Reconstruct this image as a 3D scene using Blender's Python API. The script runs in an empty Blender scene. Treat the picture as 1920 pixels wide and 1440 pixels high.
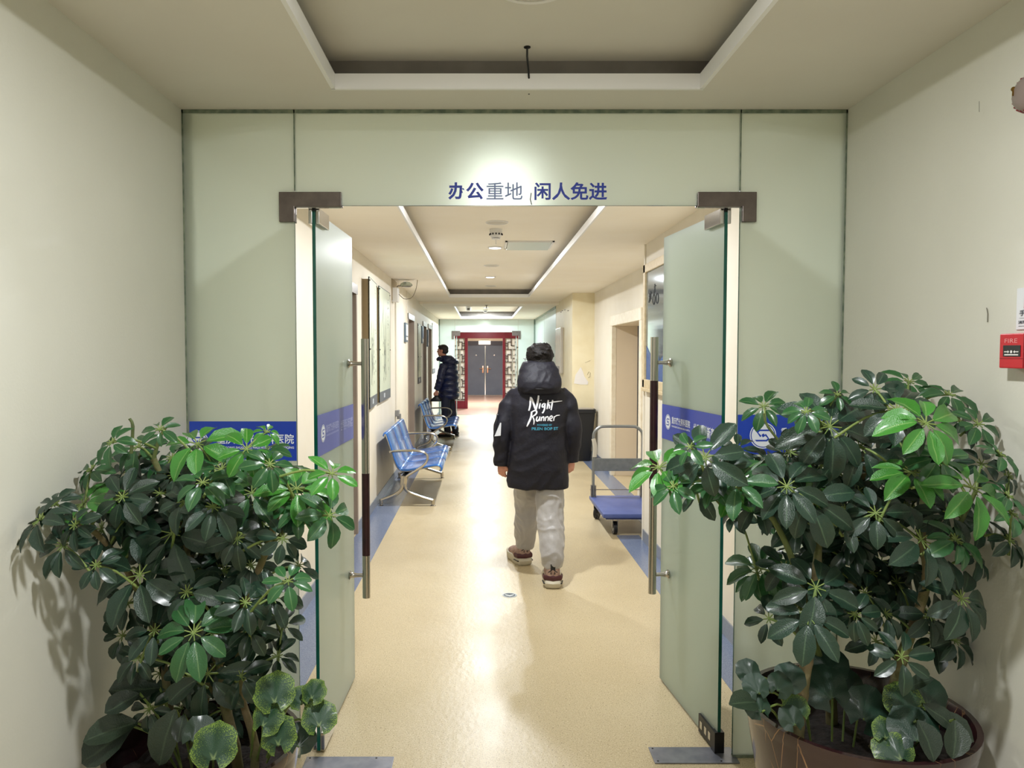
import bpy, bmesh, math, random
from mathutils import Vector, Matrix, noise, Quaternion
from mathutils.bvhtree import BVHTree
random.seed(7)
S = bpy.context.scene
COL = S.collection
PI = math.pi

# ------------------------------------------------------------------ camera
CH = 1.62                      # lens height above the floor
FP = 1390.0                    # focal length in pixels of a 1920 px wide picture
VX, VY = 903.0, 662.0          # where the corridor's lines meet
PITCH = math.atan((720.0 - VY) / FP)
cam_d = bpy.data.cameras.new('camera'); cam = bpy.data.objects.new('camera', cam_d); COL.objects.link(cam)
cam.location = (0, 0, CH); cam.rotation_euler = (PI/2 - PITCH, 0, 0)
cam_d.sensor_width = 36; cam_d.lens = FP/1920*36; cam_d.shift_x = (960 - VX)/1920
cam_d.clip_start = .05; cam_d.clip_end = 100
S.camera = cam
# ------------------------------------------------------------------ world, lights, exposure
W = bpy.data.worlds.new('world'); S.world = W; W.use_nodes = True
W.node_tree.nodes['Background'].inputs[0].default_value = (.8, .85, .9, 1)
W.node_tree.nodes['Background'].inputs[1].default_value = .06
S.view_settings.view_transform = 'Standard'; S.view_settings.look = 'None'
S.view_settings.gamma = 1; S.view_settings.use_curve_mapping = False
S.view_settings.exposure = 0.12
UPZ, LOZ = 2.68, 2.56          # recessed ceiling, lower ceiling
def disc_light(name, x, y, z, power, size=.15, color=(1, 1, 1)):
    d = bpy.data.lights.new(name, 'AREA'); d.shape = 'DISK'; d.size = size; d.energy = power; d.color = color
    o = bpy.data.objects.new(name, d); COL.objects.link(o); o.location = (x, y, z)
    return o
LIGHTS = [  # x, y, power, colour, upper ceiling height
    (.13, 1.15, 41, (.97, .985, 1), UPZ), (.13, -1.4, 30, (.97, .985, 1), UPZ),
    (.13, 4.62, 46, (.94, .97, 1), UPZ), (.135, 7.48, 56, (.94, .97, 1), UPZ), (.12, 10.35, 58, (.93, .965, 1), UPZ),
    (.10, 17.3, 80, (.86, .94, 1), UPZ), (.09, 18.6, 70, (.84, .94, 1), UPZ),
]
for i, (x, y, p, c, z) in enumerate(LIGHTS):
    disc_light('lamp_light', x, y, z - .022, p, .13, c)
disc_light('far_fill_light', .1, 23.4, 2.5, 260, .3, (1, .96, .93))  # added fill to brighten the space beyond the gate
disc_light('gate_fill_light', .1, 20.5, 2.5, 30, .2, (.95, .97, 1))  # added fill so the gate's cream backing shows brighter

# ------------------------------------------------------------------ helpers
def px(x, y, Y):
    """the point at depth Y that the lens sees at pixel x, y"""
    u = (x - VX)/FP; v = (720 - y)/FP
    cp, sp = math.cos(PITCH), math.sin(PITCH)
    d = Vector((u, cp + v*sp, -sp + v*cp))
    return Vector((0, 0, CH)) + d*(Y/d.y)
def srgb(h):
    h = h.lstrip('#'); r = [int(h[i:i+2], 16)/255 for i in (0, 2, 4)]
    return tuple((c/12.92 if c <= .04045 else ((c+.055)/1.055)**2.4) for c in r) + (1,)
MATS = {}
def mat(name, color='#808080', rough=.5, metal=0, spec=.5, noise_c=None, nscale=8, ndetail=4, nmix=(.35, .65), bump=0, bscale=60, coat=0, coat_r=.1, emit=None, estr=0, sheen=0, coords='Object', bdist=.01, trans=0, ior=1.45, alpha=1):
    if name in MATS: return MATS[name]
    m = bpy.data.materials.new(name); m.use_nodes = True; nt = m.node_tree; b = nt.nodes['Principled BSDF']
    b.inputs['Base Color'].default_value = srgb(color); b.inputs['Roughness'].default_value = rough
    b.inputs['Metallic'].default_value = metal; b.inputs['Specular IOR Level'].default_value = spec
    b.inputs['Coat Weight'].default_value = coat; b.inputs['Coat Roughness'].default_value = coat_r
    b.inputs['Sheen Weight'].default_value = sheen
    b.inputs['Transmission Weight'].default_value = trans; b.inputs['IOR'].default_value = ior
    if emit: b.inputs['Emission Color'].default_value = srgb(emit); b.inputs['Emission Strength'].default_value = estr
    tc = nt.nodes.new('ShaderNodeTexCoord')
    if noise_c:
        n = nt.nodes.new('ShaderNodeTexNoise'); n.inputs['Scale'].default_value = nscale; n.inputs['Detail'].default_value = ndetail
        nt.links.new(tc.outputs[coords], n.inputs['Vector'])
        r = nt.nodes.new('ShaderNodeValToRGB'); r.color_ramp.elements[0].position = nmix[0]; r.color_ramp.elements[1].position = nmix[1]
        r.color_ramp.elements[0].color = srgb(color); r.color_ramp.elements[1].color = srgb(noise_c)
        nt.links.new(n.outputs['Fac'], r.inputs['Fac']); nt.links.new(r.outputs['Color'], b.inputs['Base Color'])
    if bump:
        n2 = nt.nodes.new('ShaderNodeTexNoise'); n2.inputs['Scale'].default_value = bscale; n2.inputs['Detail'].default_value = 5
        nt.links.new(tc.outputs[coords], n2.inputs['Vector'])
        bp = nt.nodes.new('ShaderNodeBump'); bp.inputs['Strength'].default_value = bump; bp.inputs['Distance'].default_value = bdist
        nt.links.new(n2.outputs['Fac'], bp.inputs['Height']); nt.links.new(bp.outputs['Normal'], b.inputs['Normal'])
    MATS[name] = m
    return m
class MB:
    def __init__(s): s.v = []; s.f = []; s.m = []; s.uv = []
    def add(s, verts, faces, mi=0):
        o = len(s.v); s.v += [Vector(p) for p in verts]
        s.f += [tuple(i + o for i in f) for f in faces]; s.m += [mi]*len(faces)
    def box(s, x0, x1, y0, y1, z0, z1, mi=0):
        if x0 > x1: x0, x1 = x1, x0
        if y0 > y1: y0, y1 = y1, y0
        if z0 > z1: z0, z1 = z1, z0
        s.add([(x0,y0,z0),(x1,y0,z0),(x1,y1,z0),(x0,y1,z0),(x0,y0,z1),(x1,y0,z1),(x1,y1,z1),(x0,y1,z1)],
              [(0,3,2,1),(4,5,6,7),(0,1,5,4),(1,2,6,5),(2,3,7,6),(3,0,4,7)], mi)
    def bbox(s, x0, x1, y0, y1, z0, z1, r, mi=0):
        """box with bevelled edges"""
        bm = bmesh.new(); bmesh.ops.create_cube(bm, size=1)
        for v in bm.verts: v.co = Vector(((x0+x1)/2 + v.co.x*abs(x1-x0), (y0+y1)/2 + v.co.y*abs(y1-y0), (z0+z1)/2 + v.co.z*abs(z1-z0)))
        bmesh.ops.bevel(bm, geom=bm.edges[:], offset=r, segments=2, affect='EDGES', profile=.6)
        bm.verts.index_update()
        s.add([v.co.copy() for v in bm.verts], [tuple(v.index for v in f.verts) for f in bm.faces], mi); bm.free()
    def tube(s, pts, rad, n=10, mi=0, up=None, caps=True, closed=False):
        pts = [Vector(p) for p in pts]; N = len(pts)
        if not isinstance(rad, (list, tuple)): rad = [rad]*N
        rad = [r if isinstance(r, (list, tuple)) else (r, r) for r in rad]
        T = []
        for i in range(N):
            a = pts[(i-1) % N if closed else max(0, i-1)]; b = pts[(i+1) % N if closed else min(N-1, i+1)]
            t = (b-a); T.append(t.normalized() if t.length > 1e-9 else Vector((0,0,1)))
        u = Vector(up) if up else (Vector((0,0,1)) if abs(T[0].z) < .9 else Vector((1,0,0)))
        vs = []
        for i in range(N):
            u = (u - T[i]*u.dot(T[i])); u.normalize(); w = T[i].cross(u)
            ra, rb = rad[i]
            for k in range(n):
                a = 2*PI*k/n; vs.append(pts[i] + u*math.cos(a)*ra + w*math.sin(a)*rb)
        fs = []
        for i in range(N if closed else N-1):
            for k in range(n):
                k2 = (k+1) % n; j = (i+1) % N
                fs.append((i*n+k, i*n+k2, j*n+k2, j*n+k))
        if caps and not closed:
            fs.append(tuple(range(n))[::-1]); fs.append(tuple((N-1)*n + k for k in range(n)))
        s.add(vs, fs, mi)
    def rings(s, rings, n=24, mi=0, power=2.0):
        """stack of horizontal super-elliptic rings: (cx, cy, z, rx, ry)"""
        vs = []; fs = []
        for (cx, cy, z, rx, ry) in rings:
            for k in range(n):
                a = 2*PI*k/n; c, q = math.cos(a), math.sin(a)
                vs.append((cx + rx*math.copysign(abs(c)**(2/power), c), cy + ry*math.copysign(abs(q)**(2/power), q), z))
        R = len(rings)
        for i in range(R-1):
            for k in range(n):
                k2 = (k+1) % n; fs.append((i*n+k, i*n+k2, (i+1)*n+k2, (i+1)*n+k))
        fs.append(tuple(range(n))[::-1]); fs.append(tuple((R-1)*n+k for k in range(n)))
        s.add(vs, fs, mi)
    def lathe(s, prof, cx, cy, z0=0, n=32, mi=0, cap=True):
        vs = []; fs = []
        for (r, z) in prof:
            for k in range(n): a = 2*PI*k/n; vs.append((cx + r*math.cos(a), cy + r*math.sin(a), z0+z))
        R = len(prof)
        for i in range(R-1):
            for k in range(n):
                k2 = (k+1) % n; fs.append((i*n+k, i*n+k2, (i+1)*n+k2, (i+1)*n+k))
        if cap: fs.append(tuple(range(n))[::-1]); fs.append(tuple((R-1)*n+k for k in range(n)))
        s.add(vs, fs, mi)
    def ball(s, c, r, mi=0, seg=16, rings=10, rot=None):
        c = Vector(c); r = Vector(r) if isinstance(r, (list, tuple, Vector)) else Vector((r, r, r))
        vs = [Vector((0, 0, -1))]; fs = []
        for i in range(1, rings):
            th = -PI/2 + PI*i/rings
            for k in range(seg): a = 2*PI*k/seg; vs.append(Vector((math.cos(th)*math.cos(a), math.cos(th)*math.sin(a), math.sin(th))))
        vs.append(Vector((0, 0, 1)))
        for k in range(seg):
            k2 = (k+1) % seg; fs.append((0, 1+k2, 1+k)); 
            for i in range(rings-2): o = 1+i*seg; fs.append((o+k, o+k2, o+seg+k2, o+seg+k))
            o = 1+(rings-2)*seg; fs.append((o+k, o+k2, len(vs)-1))
        out = []
        for v in vs:
            w = Vector((v.x*r.x, v.y*r.y, v.z*r.z))
            if rot is not None: w = rot @ w
            out.append(c + w)
        s.add(out, fs, mi)
    def prism(s, poly, axis, a, b, mi=0):
        """2-D outline pushed along an axis from a to b. axis 'y': poly is (x,z); 'x': (y,z); 'z': (x,y)"""
        def P(p, t): return {'y': (p[0], t, p[1]), 'x': (t, p[0], p[1]), 'z': (p[0], p[1], t)}[axis]
        n = len(poly); vs = [P(p, a) for p in poly] + [P(p, b) for p in poly]
        fs = [tuple(range(n)), tuple(range(2*n-1, n-1, -1))] + [(i, i+n, (i+1) % n + n, (i+1) % n) for i in range(n)]
        s.add(vs, fs, mi)
    def build(s, name, mats, parent=None, smooth=False, local=False, fix=True, recalc=True):
        me = bpy.data.meshes.new(name)
        off = Vector((0, 0, 0))
        if parent is not None and not local:
            p = parent
            while p is not None: off += p.location; p = p.parent
        me.from_pydata([v - off for v in s.v], [], s.f)
        if not isinstance(mats, (list, tuple)): mats = [mats]
        for m in mats: me.materials.append(m)
        for i, p in enumerate(me.polygons): p.material_index = s.m[i]
        if recalc:
            bm = bmesh.new(); bm.from_mesh(me); bmesh.ops.recalc_face_normals(bm, faces=bm.faces); bm.to_mesh(me); bm.free()
        if smooth:
            me.polygons.foreach_set('use_smooth', [True]*len(me.polygons))
            me.set_sharp_from_angle(angle=math.radians(smooth if smooth is not True else 40))
        o = bpy.data.objects.new(name, me); COL.objects.link(o)
        if parent is not None: o.parent = parent
        return o
def tag(o, label=None, cat=None, group=None, kind=None):
    if label: o['label'] = label
    if cat: o['category'] = cat
    if group: o['group'] = group
    if kind: o['kind'] = kind
    return o
def thing(name, label, cat, loc, group=None):
    o = bpy.data.objects.new(name, None); COL.objects.link(o); o.location = loc; o.empty_display_size = .1
    return tag(o, label, cat, group)
def struct(name, mb, mats, parent=None, smooth=False):
    o = mb.build(name, mats, parent, smooth)
    if parent is None: o['kind'] = 'structure'
    return o
def bx(*a):
    m = MB(); m.box(*a); return m
def copy_tree(o, parent=None):
    c = o.copy(); COL.objects.link(c); c.parent = parent
    for ch in [k for k in bpy.data.objects if k.parent == o]: copy_tree(ch, c)
    return c
def evaluated_mesh(o):
    dg = bpy.context.evaluated_depsgraph_get(); dg.update()
    return bpy.data.meshes.new_from_object(o.evaluated_get(dg), depsgraph=dg)
def remesh(mb, name, mats, parent, voxel=.01, smooth=4, disp=None, decimate=None):
    """fuses the overlapping shapes of mb into one continuous skin"""
    tmp = mb.build('tmp', mats[0] if isinstance(mats, (list, tuple)) else mats, parent)
    md = tmp.modifiers.new('r', 'REMESH'); md.mode = 'VOXEL'; md.voxel_size = voxel; md.use_smooth_shade = True
    if smooth: sm = tmp.modifiers.new('s', 'SMOOTH'); sm.iterations = smooth; sm.factor = .5
    me = evaluated_mesh(tmp); bpy.data.objects.remove(tmp)
    if disp:
        ns = [v.normal.copy() for v in me.vertices]
        for v, n in zip(me.vertices, ns): v.co += n*disp(v.co, n)
    o = bpy.data.objects.new(name, me); COL.objects.link(o); o.parent = parent
    if decimate:
        dm = o.modifiers.new('d', 'DECIMATE'); dm.ratio = decimate
        me2 = evaluated_mesh(o); o.modifiers.clear(); o.data = me2; me = me2
    me.name = name
    me.polygons.foreach_set('use_smooth', [True]*len(me.polygons))
    me.materials.clear()
    for m in (mats if isinstance(mats, (list, tuple)) else [mats]): me.materials.append(m)
    return o
def text_polys(body, offset=.0, spacing=1.0):
    c = bpy.data.curves.new('t', 'FONT'); c.body = body; c.offset = offset; c.resolution_u = 3; c.space_character = spacing
    o = bpy.data.objects.new('t', c); COL.objects.link(o); me = evaluated_mesh(o)
    vs = [v.co.copy() for v in me.vertices]; fs = [tuple(p.vertices) for p in me.polygons]
    bpy.data.objects.remove(o)
    return vs, fs
def lettering(mb, body, origin, right, up, width, height, offset=.0, mi=0, lift=None, spacing=1.0):
    """flat lettering fitted into width x height, lower left corner at origin"""
    vs, fs = text_polys(body, offset, spacing)
    x0 = min(v.x for v in vs); x1 = max(v.x for v in vs); y0 = min(v.y for v in vs); y1 = max(v.y for v in vs)
    o = Vector(origin); R = Vector(right); U = Vector(up)
    mb.add([o + R*((v.x-x0)/(x1-x0)*width) + U*((v.y-y0)/(y1-y0)*height) for v in vs], fs, mi)

# ------------------------------------------------------------------ materials of the setting
WALLC, WALLC2 = '#E6DFD0', '#E2DAC9'
m_wall = mat('cream_wall_paint', WALLC, .55, noise_c=WALLC2, nscale=3, bump=.06, bscale=120)
m_wall_l = mat('lobby_wall_paint', '#D6D5C9', .5, noise_c='#D2D1C4', nscale=2.2, bump=.06, bscale=120)
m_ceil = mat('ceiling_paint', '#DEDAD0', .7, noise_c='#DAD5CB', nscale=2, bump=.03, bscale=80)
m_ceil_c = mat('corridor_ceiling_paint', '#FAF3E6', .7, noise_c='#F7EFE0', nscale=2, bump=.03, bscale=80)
m_lip = mat('ceiling_edge_white', '#F1F0EF', .5)
m_recess_shade = mat('shaded_recess_paint', '#8C8680', .8, noise_c='#7C7670', nscale=5)  # riser paint with the shade of the ceiling gap put into its grey
m_beigewall = mat('peeling_cream_paint', '#EADFBE', .5, noise_c='#E5D8B4', nscale=6, bump=.15, bscale=18)
m_base = mat('grey_blue_skirting_vinyl', '#8B8F98', .3, noise_c='#7F838C', nscale=90)
m_strip = mat('blue_vinyl_strip', '#66728E', .22, noise_c='#7C879E', nscale=260, ndetail=2, nmix=(.45, .6), bump=.05, bscale=20)
m_wood_floor = mat('pinkish_wood_floor', '#B79A88', .3, noise_c='#A98C7C', nscale=5)
m_brown_jamb = mat('brown_grey_jamb', '#A09184', .45, noise_c='#96877A', nscale=3)
m_steel = mat('brushed_steel', '#8A8580', .32, 1, noise_c='#7A746E', nscale=40)
m_chrome = mat('chrome', '#C8C6C2', .12, 1)
m_dsteel = mat('brown_tinted_steel', '#766D68', .38, .85, noise_c='#6A625E', nscale=25)
m_black = mat('black_plastic', '#141416', .4)
m_white = mat('white_plastic', '#E8E6E2', .4)
m_lens = mat('lamp_lens', '#FFFFFF', .3, emit='#F4F2FF', estr=9)
m_lens_far = mat('lamp_lens_far', '#FFFFFF', .3, emit='#E4EAFF', estr=7)

# floor: beige speckled vinyl under uneven wax
def floor_material():
    m = bpy.data.materials.new('speckled_beige_vinyl'); m.use_nodes = True; nt = m.node_tree; N = nt.nodes; L = nt.links
    b = N['Principled BSDF']; tc = N.new('ShaderNodeTexCoord')
    def noi(sc, det=3, rough=.5):
        n = N.new('ShaderNodeTexNoise'); n.inputs['Scale'].default_value = sc; n.inputs['Detail'].default_value = det
        n.inputs['Roughness'].default_value = rough
        L.new(tc.outputs['Object'], n.inputs['Vector']); return n
    def ramp(src, p0, c0, p1, c1):
        r = N.new('ShaderNodeValToRGB'); e = r.color_ramp.elements; e[0].position = p0; e[1].position = p1; e[0].color = c0; e[1].color = c1
        L.new(src, r.inputs['Fac']); return r
    def mix(f, a, c2):
        x = N.new('ShaderNodeMix'); x.data_type = 'RGBA'; L.new(f, x.inputs[0]); L.new(a, x.inputs[6])
        if isinstance(c2, tuple): x.inputs[7].default_value = c2
        else: L.new(c2, x.inputs[7])
        return x
    big = ramp(noi(1.3, 4).outputs['Fac'], .35, srgb('#BFAE8B'), .7, srgb('#C9B997'))
    n1 = ramp(noi(190, 2).outputs['Fac'], .36, (1, 1, 1, 1), .44, (0, 0, 0, 1))
    n2 = ramp(noi(95, 2).outputs['Fac'], .28, (1, 1, 1, 1), .33, (0, 0, 0, 1))
    n3 = ramp(noi(160, 2).outputs['Fac'], .60, (0, 0, 0, 1), .68, (1, 1, 1, 1))
    a = mix(n1.outputs['Color'], big.outputs['Color'], srgb('#9C8B69'))
    a2 = mix(n3.outputs['Color'], a.outputs[2], srgb('#DACDAE'))
    a3 = mix(n2.outputs['Color'], a2.outputs[2], srgb('#75654C'))
    L.new(a3.outputs[2], b.inputs['Base Color'])
    rr = ramp(noi(2.2, 5).outputs['Fac'], .3, (.28, .28, .28, 1), .75, (.40, .40, .40, 1)); L.new(rr.outputs['Color'], b.inputs['Roughness'])
    b.inputs['Specular IOR Level'].default_value = .48
    mp = N.new('ShaderNodeMapping'); mp.inputs['Scale'].default_value = (1.6, 1.0, 1); L.new(tc.outputs['Object'], mp.inputs['Vector'])
    nb = N.new('ShaderNodeTexNoise'); nb.inputs['Scale'].default_value = 22; nb.inputs['Detail'].default_value = 5; L.new(mp.outputs['Vector'], nb.inputs['Vector'])
    bp = N.new('ShaderNodeBump'); bp.inputs['Strength'].default_value = .25; bp.inputs['Distance'].default_value = .004
    L.new(nb.outputs['Fac'], bp.inputs['Height']); L.new(bp.outputs['Normal'], b.inputs['Normal'])
    return m
m_floor = floor_material()

def frosted(name, tint, tr=.5, rough=.38, gloss=.5, gr=.3):
    """sand-blasted glass: part of the light goes through blurred, part scatters"""
    m = bpy.data.materials.new(name); m.use_nodes = True; nt = m.node_tree; N = nt.nodes; L = nt.links
    N.remove(N['Principled BSDF']); out = N['Material Output']
    rf = N.new('ShaderNodeBsdfRefraction'); rf.inputs['Roughness'].default_value = rough; rf.inputs['IOR'].default_value = 1.12; rf.inputs['Color'].default_value = srgb(tint)
    tl = N.new('ShaderNodeBsdfTranslucent'); tl.inputs['Color'].default_value = srgb(tint)
    df = N.new('ShaderNodeBsdfDiffuse'); df.inputs['Color'].default_value = srgb(tint)
    gl = N.new('ShaderNodeBsdfGlossy'); gl.inputs['Roughness'].default_value = gr; gl.inputs['Color'].default_value = (1, 1, 1, 1)
    m1 = N.new('ShaderNodeMixShader'); m1.inputs[0].default_value = .35; L.new(tl.outputs[0], m1.inputs[1]); L.new(df.outputs[0], m1.inputs[2])
    m2 = N.new('ShaderNodeMixShader'); m2.inputs[0].default_value = tr; L.new(m1.outputs[0], m2.inputs[1]); L.new(rf.outputs[0], m2.inputs[2])
    fr = N.new('ShaderNodeLayerWeight'); fr.inputs['Blend'].default_value = .25
    mm = N.new('ShaderNodeMath'); mm.operation = 'MULTIPLY'; mm.inputs[1].default_value = gloss; L.new(fr.outputs['Fresnel'], mm.inputs[0])
    m3 = N.new('ShaderNodeMixShader'); L.new(mm.outputs[0], m3.inputs[0]); L.new(m2.outputs[0], m3.inputs[1]); L.new(gl.outputs[0], m3.inputs[2])
    L.new(m3.outputs[0], out.inputs['Surface'])
    return m
m_frost = frosted('frosted_glass', '#ECF1E9', .42, .8)
m_frost_door = frosted('frosted_door_glass', '#E4EFE6', .36, .5, .9, .32)
m_frost_far = frosted('frosted_glass_far', '#E8F4F0', .2)
m_gedge = mat('green_glass_edge', '#0F4A3E', .15, noise_c='#1B5E50', nscale=6)
m_clear = mat('clear_glass', '#E6F2F2', .03, trans=1, ior=1.1)

# ------------------------------------------------------------------ setting: lobby
LX0, LX1 = -1.16, 1.415        # lobby walls
GX0, GX1 = -1.12, 1.40         # corridor walls
PY = 2.905                     # glass partition
TX0, TX1 = -.525, .78          # ceiling recess
YB = -3.0                      # back of the lobby
FY = 19.42                     # far partition
DYY = 28.4                     # far grey doors
struct('floor', bx(-1.4, 2.3, YB, 19.4, -.12, 0), m_floor)
struct('floor_far', bx(-2.2, 2.6, 19.4, 28.7, -.12, 0.0), m_wood_floor)
struct('wall_lobby_left', bx(LX0-.2, LX0, YB, PY+.02, 0, 2.9), m_wall_l)
struct('wall_lobby_right', bx(LX1, LX1+.2, YB, PY+.02, 0, 2.9), m_wall_l)
struct('wall_lobby_back', bx(LX0-.2, LX1+.2, YB-.2, YB, 0, 2.9), m_wall_l)
def ceiling(name, x0, x1, y0, y1, ty0, ty1, lo, up, band=.035):
    m = MB()
    t = .052; s = .06
    # lower slab around the opening (mi 0), its white edge (mi 1)
    for (a, b, c, d) in ((x0, TX0, y0, y1), (TX1, x1, y0, y1), (TX0, TX1, y0, ty0), (TX0, TX1, ty1, y1)):
        m.box(a, b, c, d, lo, lo+t, 0)
    e = .004
    m.box(TX0-.01, TX0+e, ty0, ty1, lo-.002, lo+t, 1); m.box(TX1-e, TX1+.01, ty0, ty1, lo-.002, lo+t, 1)
    m.box(TX0-.01, TX1+.01, ty1-e, ty1+.01, lo-.002, lo+t, 1); m.box(TX0-.01, TX1+.01, ty0-.01, ty0+e, lo-.002, lo+t, 1)
    # risers set back behind the edge (mi 2)
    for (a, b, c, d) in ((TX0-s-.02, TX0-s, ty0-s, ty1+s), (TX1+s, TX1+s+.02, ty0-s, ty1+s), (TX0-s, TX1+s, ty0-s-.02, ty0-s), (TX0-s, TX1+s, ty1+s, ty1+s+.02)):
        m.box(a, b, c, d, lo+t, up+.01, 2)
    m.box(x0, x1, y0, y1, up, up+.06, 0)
    return struct(name, m, [m_ceil if y0 < 0 else m_ceil_c, m_lip, m_recess_shade])
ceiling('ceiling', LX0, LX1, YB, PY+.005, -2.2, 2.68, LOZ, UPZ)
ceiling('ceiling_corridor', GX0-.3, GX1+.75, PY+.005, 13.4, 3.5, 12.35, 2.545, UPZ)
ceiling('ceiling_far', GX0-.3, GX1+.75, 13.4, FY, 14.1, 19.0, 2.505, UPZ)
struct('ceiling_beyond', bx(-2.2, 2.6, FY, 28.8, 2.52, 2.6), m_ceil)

# ------------------------------------------------------------------ corridor walls
def left_wall():
    m = MB()
    ops = [(5.55, 6.62), (11.25, 12.25), (14.1, 14.95), (15.45, 16.5)]
    y = PY+.02
    for a, b in ops:
        m.box(GX0-.2, GX0, y, a, 0, 2.7); m.box(GX0-.2, GX0, a, b, 2.2, 2.7); y = b
    m.box(GX0-.2, GX0, y, FY, 0, 2.7)
    struct('wall_left', m, m_wall)
    bs = MB(); y = PY+.03
    for a, b in ops: bs.box(GX0, GX0+.008, y, a, 0, .095); y = b
    bs.box(GX0, GX0+.008, y, FY-.02, 0, .095)
    struct('baseboard_left', bs, m_base)
    for i, (a, b) in enumerate(ops):
        d = MB()
        d.box(GX0-.16, GX0-.12, a+.045, b-.045, .01, 2.14)
        o = struct('door_%d' % (i+1), d, mat('grey_brown_door', '#8F857E', .4, noise_c='#857B74', nscale=4))
        o['label'] = 'grey brown door set back in the left corridor wall, number %s from the glass partition' % ('one', 'two', 'three', 'four')[i]
        f = MB()
        f.box(GX0-.2, GX0+.012, a-.004, a+.045, 0, 2.16); f.box(GX0-.2, GX0+.012, b-.045, b+.004, 0, 2.16)
        f.build('door_frame', m_brown_jamb, o)
        f = MB(); f.box(GX0-.2, GX0+.018, a-.01, b+.01, 2.14, 2.225); f.build('lintel', m_steel, o)
        h = MB(); h.box(GX0-.12, GX0-.105, a+.12, a+.17, .92, 1.12); h.tube([(GX0-.11, a+.145, 1.06), (GX0-.05, a+.145, 1.06), (GX0-.05, a+.25, 1.06)], .011)
        h.build('door_handle', m_chrome, o, smooth=True)
left_wall()
AY0, AY1, AX = 6.36, 11.46, 1.74
def right_wall():
    m = MB()
    m.box(GX1, GX1+.3, PY+.02, AY0, 0, 2.7)
    struct('wall_right', m, m_wall)
    m = MB()                                      # alcove back wall with the doorway niche
    n0, n1 = 8.07, 9.76
    m.box(AX, AX+.3, AY0, n0, 0, 2.7); m.box(AX, AX+.3, n1, AY1, 0, 2.7); m.box(AX, AX+.3, n0, n1, 1.99, 2.7)
    struct('wall_alcove', m, m_wall)
    m = MB(); m.box(GX1, GX1+.6, AY1, 14.0, 0, 2.7)
    struct('wall_right_far', m, m_beigewall)
    m = MB(); m.box(GX1-.009, GX1, PY+.03, AY0+.001, 0, .1); m.box(GX1-.0, GX1+.3, AY0, AY0+.008, 0, .1)
    m.box(GX1-.008, GX1, AY1, 14.0, 0, .1)
    m.box(AX-.008, AX, AY0+.01, n0-.12, 0, .1); m.box(AX-.008, AX, n1+.12, AY1-.01, 0, .1); m.box(GX1+.01, AX-.01, AY1-.008, AY1, 0, .1)
    struct('baseboard_right', m, m_base)
    d = MB(); d.box(AX+.32, AX+.36, n0-.02, n0+.86, 0, 2.0); d.box(AX+.325, AX+.365, n0+.872, n1+.02, 0, 2.0)
    o = struct('door_5', d, mat('beige_lift_door', '#D6C8B2', .35, noise_c='#CFC0A9', nscale=6))
    o['label'] = 'beige two leaf lift door deep in the niche behind the trolley'
    j = MB(); j.box(AX+.032, AX+.31, n0-.03, n0+.006, 0, 1.975); j.box(AX+.032, AX+.31, n1-.006, n1+.03, 0, 1.975); j.box(AX+.032, AX+.31, n0, n1, 1.975, 2.02)
    j.build('niche_lining', mat('beige_jamb', '#DCCDB6', .4), o)
    f = MB(); w = .11
    f.bbox(AX-.03, AX+.03, n0-w, n0+.008, 0, 1.98, .006); f.bbox(AX-.03, AX+.03, n1-.008, n1+w, 0, 1.98, .006); f.bbox(AX-.035, AX+.03, n0-w-.004, n1+w+.004, 1.975, 2.11, .006)
    f.build('door_frame', mat('cream_wood_trim', '#EDE4D0', .4, noise_c='#E2D6BE', nscale=14), o)
    s = MB(); s.box(AX+.30, AX+.33, n0, n1, 0, .012); s.build('door_sill', m_steel, o)
right_wall()
# blue strips let into the floor
s = MB(); s.box(GX0, -.862, PY+.04, FY-.1, .0, .002); struct('trim_1', s, m_strip)
s = MB(); s.box(1.199, GX1, PY+.04, 6.53, .0, .002); struct('trim_2', s, m_strip)
s = MB(); s.box(1.52, 1.735, 6.66, AY1, .0, .002); struct('trim_3', s, m_strip)
s = MB(); s.box(1.199, GX1, AY1+.1, FY-.1, .0, .002); struct('trim_4', s, m_strip)
s = MB(); s.box(GX1-.012, GX1+.02, AY0-.012, AY0+.012, 0, 2.545)
struct('trim_5', s, mat('white_corner_bead', '#F0E9DA', .4))
# ------------------------------------------------------------------ glass partition and its doors
def glass_sheet(m, x0, x1, y0, y1, z0, z1, thin):
    m.box(x0, x1, y0, y1, z0, z1, 0)
    idx = {'z': (0, 1), 'y': (2, 4), 'x': (5, 3)}   # face order: bottom, top, -y, +x, +y, -x
    broad = {'y': (2, 4), 'x': (3, 5)}[thin]
    for k in range(6):
        if k not in broad: s = len(m.m)-6+k; m.m[s] = 1
m_band = mat('blue_glass_film', '#2B49B4', .35, noise_c='#2A45AA', nscale=3)
m_band_door = mat('blue_glass_film_door', '#3D50B2', .35, noise_c='#3A4CAE', nscale=3)
m_band_pale = mat('hazed_blue_film', '#6B74B8', .4, noise_c='#6069AE', nscale=3)  # paler blue: haze of the frosted glass put into the film colour
m_textw = mat('white_lettering', '#E9EEF7', .5)
m_textb = mat('blue_lettering', '#0C2A92', .5)
m_textf = mat('faded_grey_blue_lettering', '#66759F', .5)
HOSP = '重庆曙光男科医院'; SLOGAN = '世界男科新高度'
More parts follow.
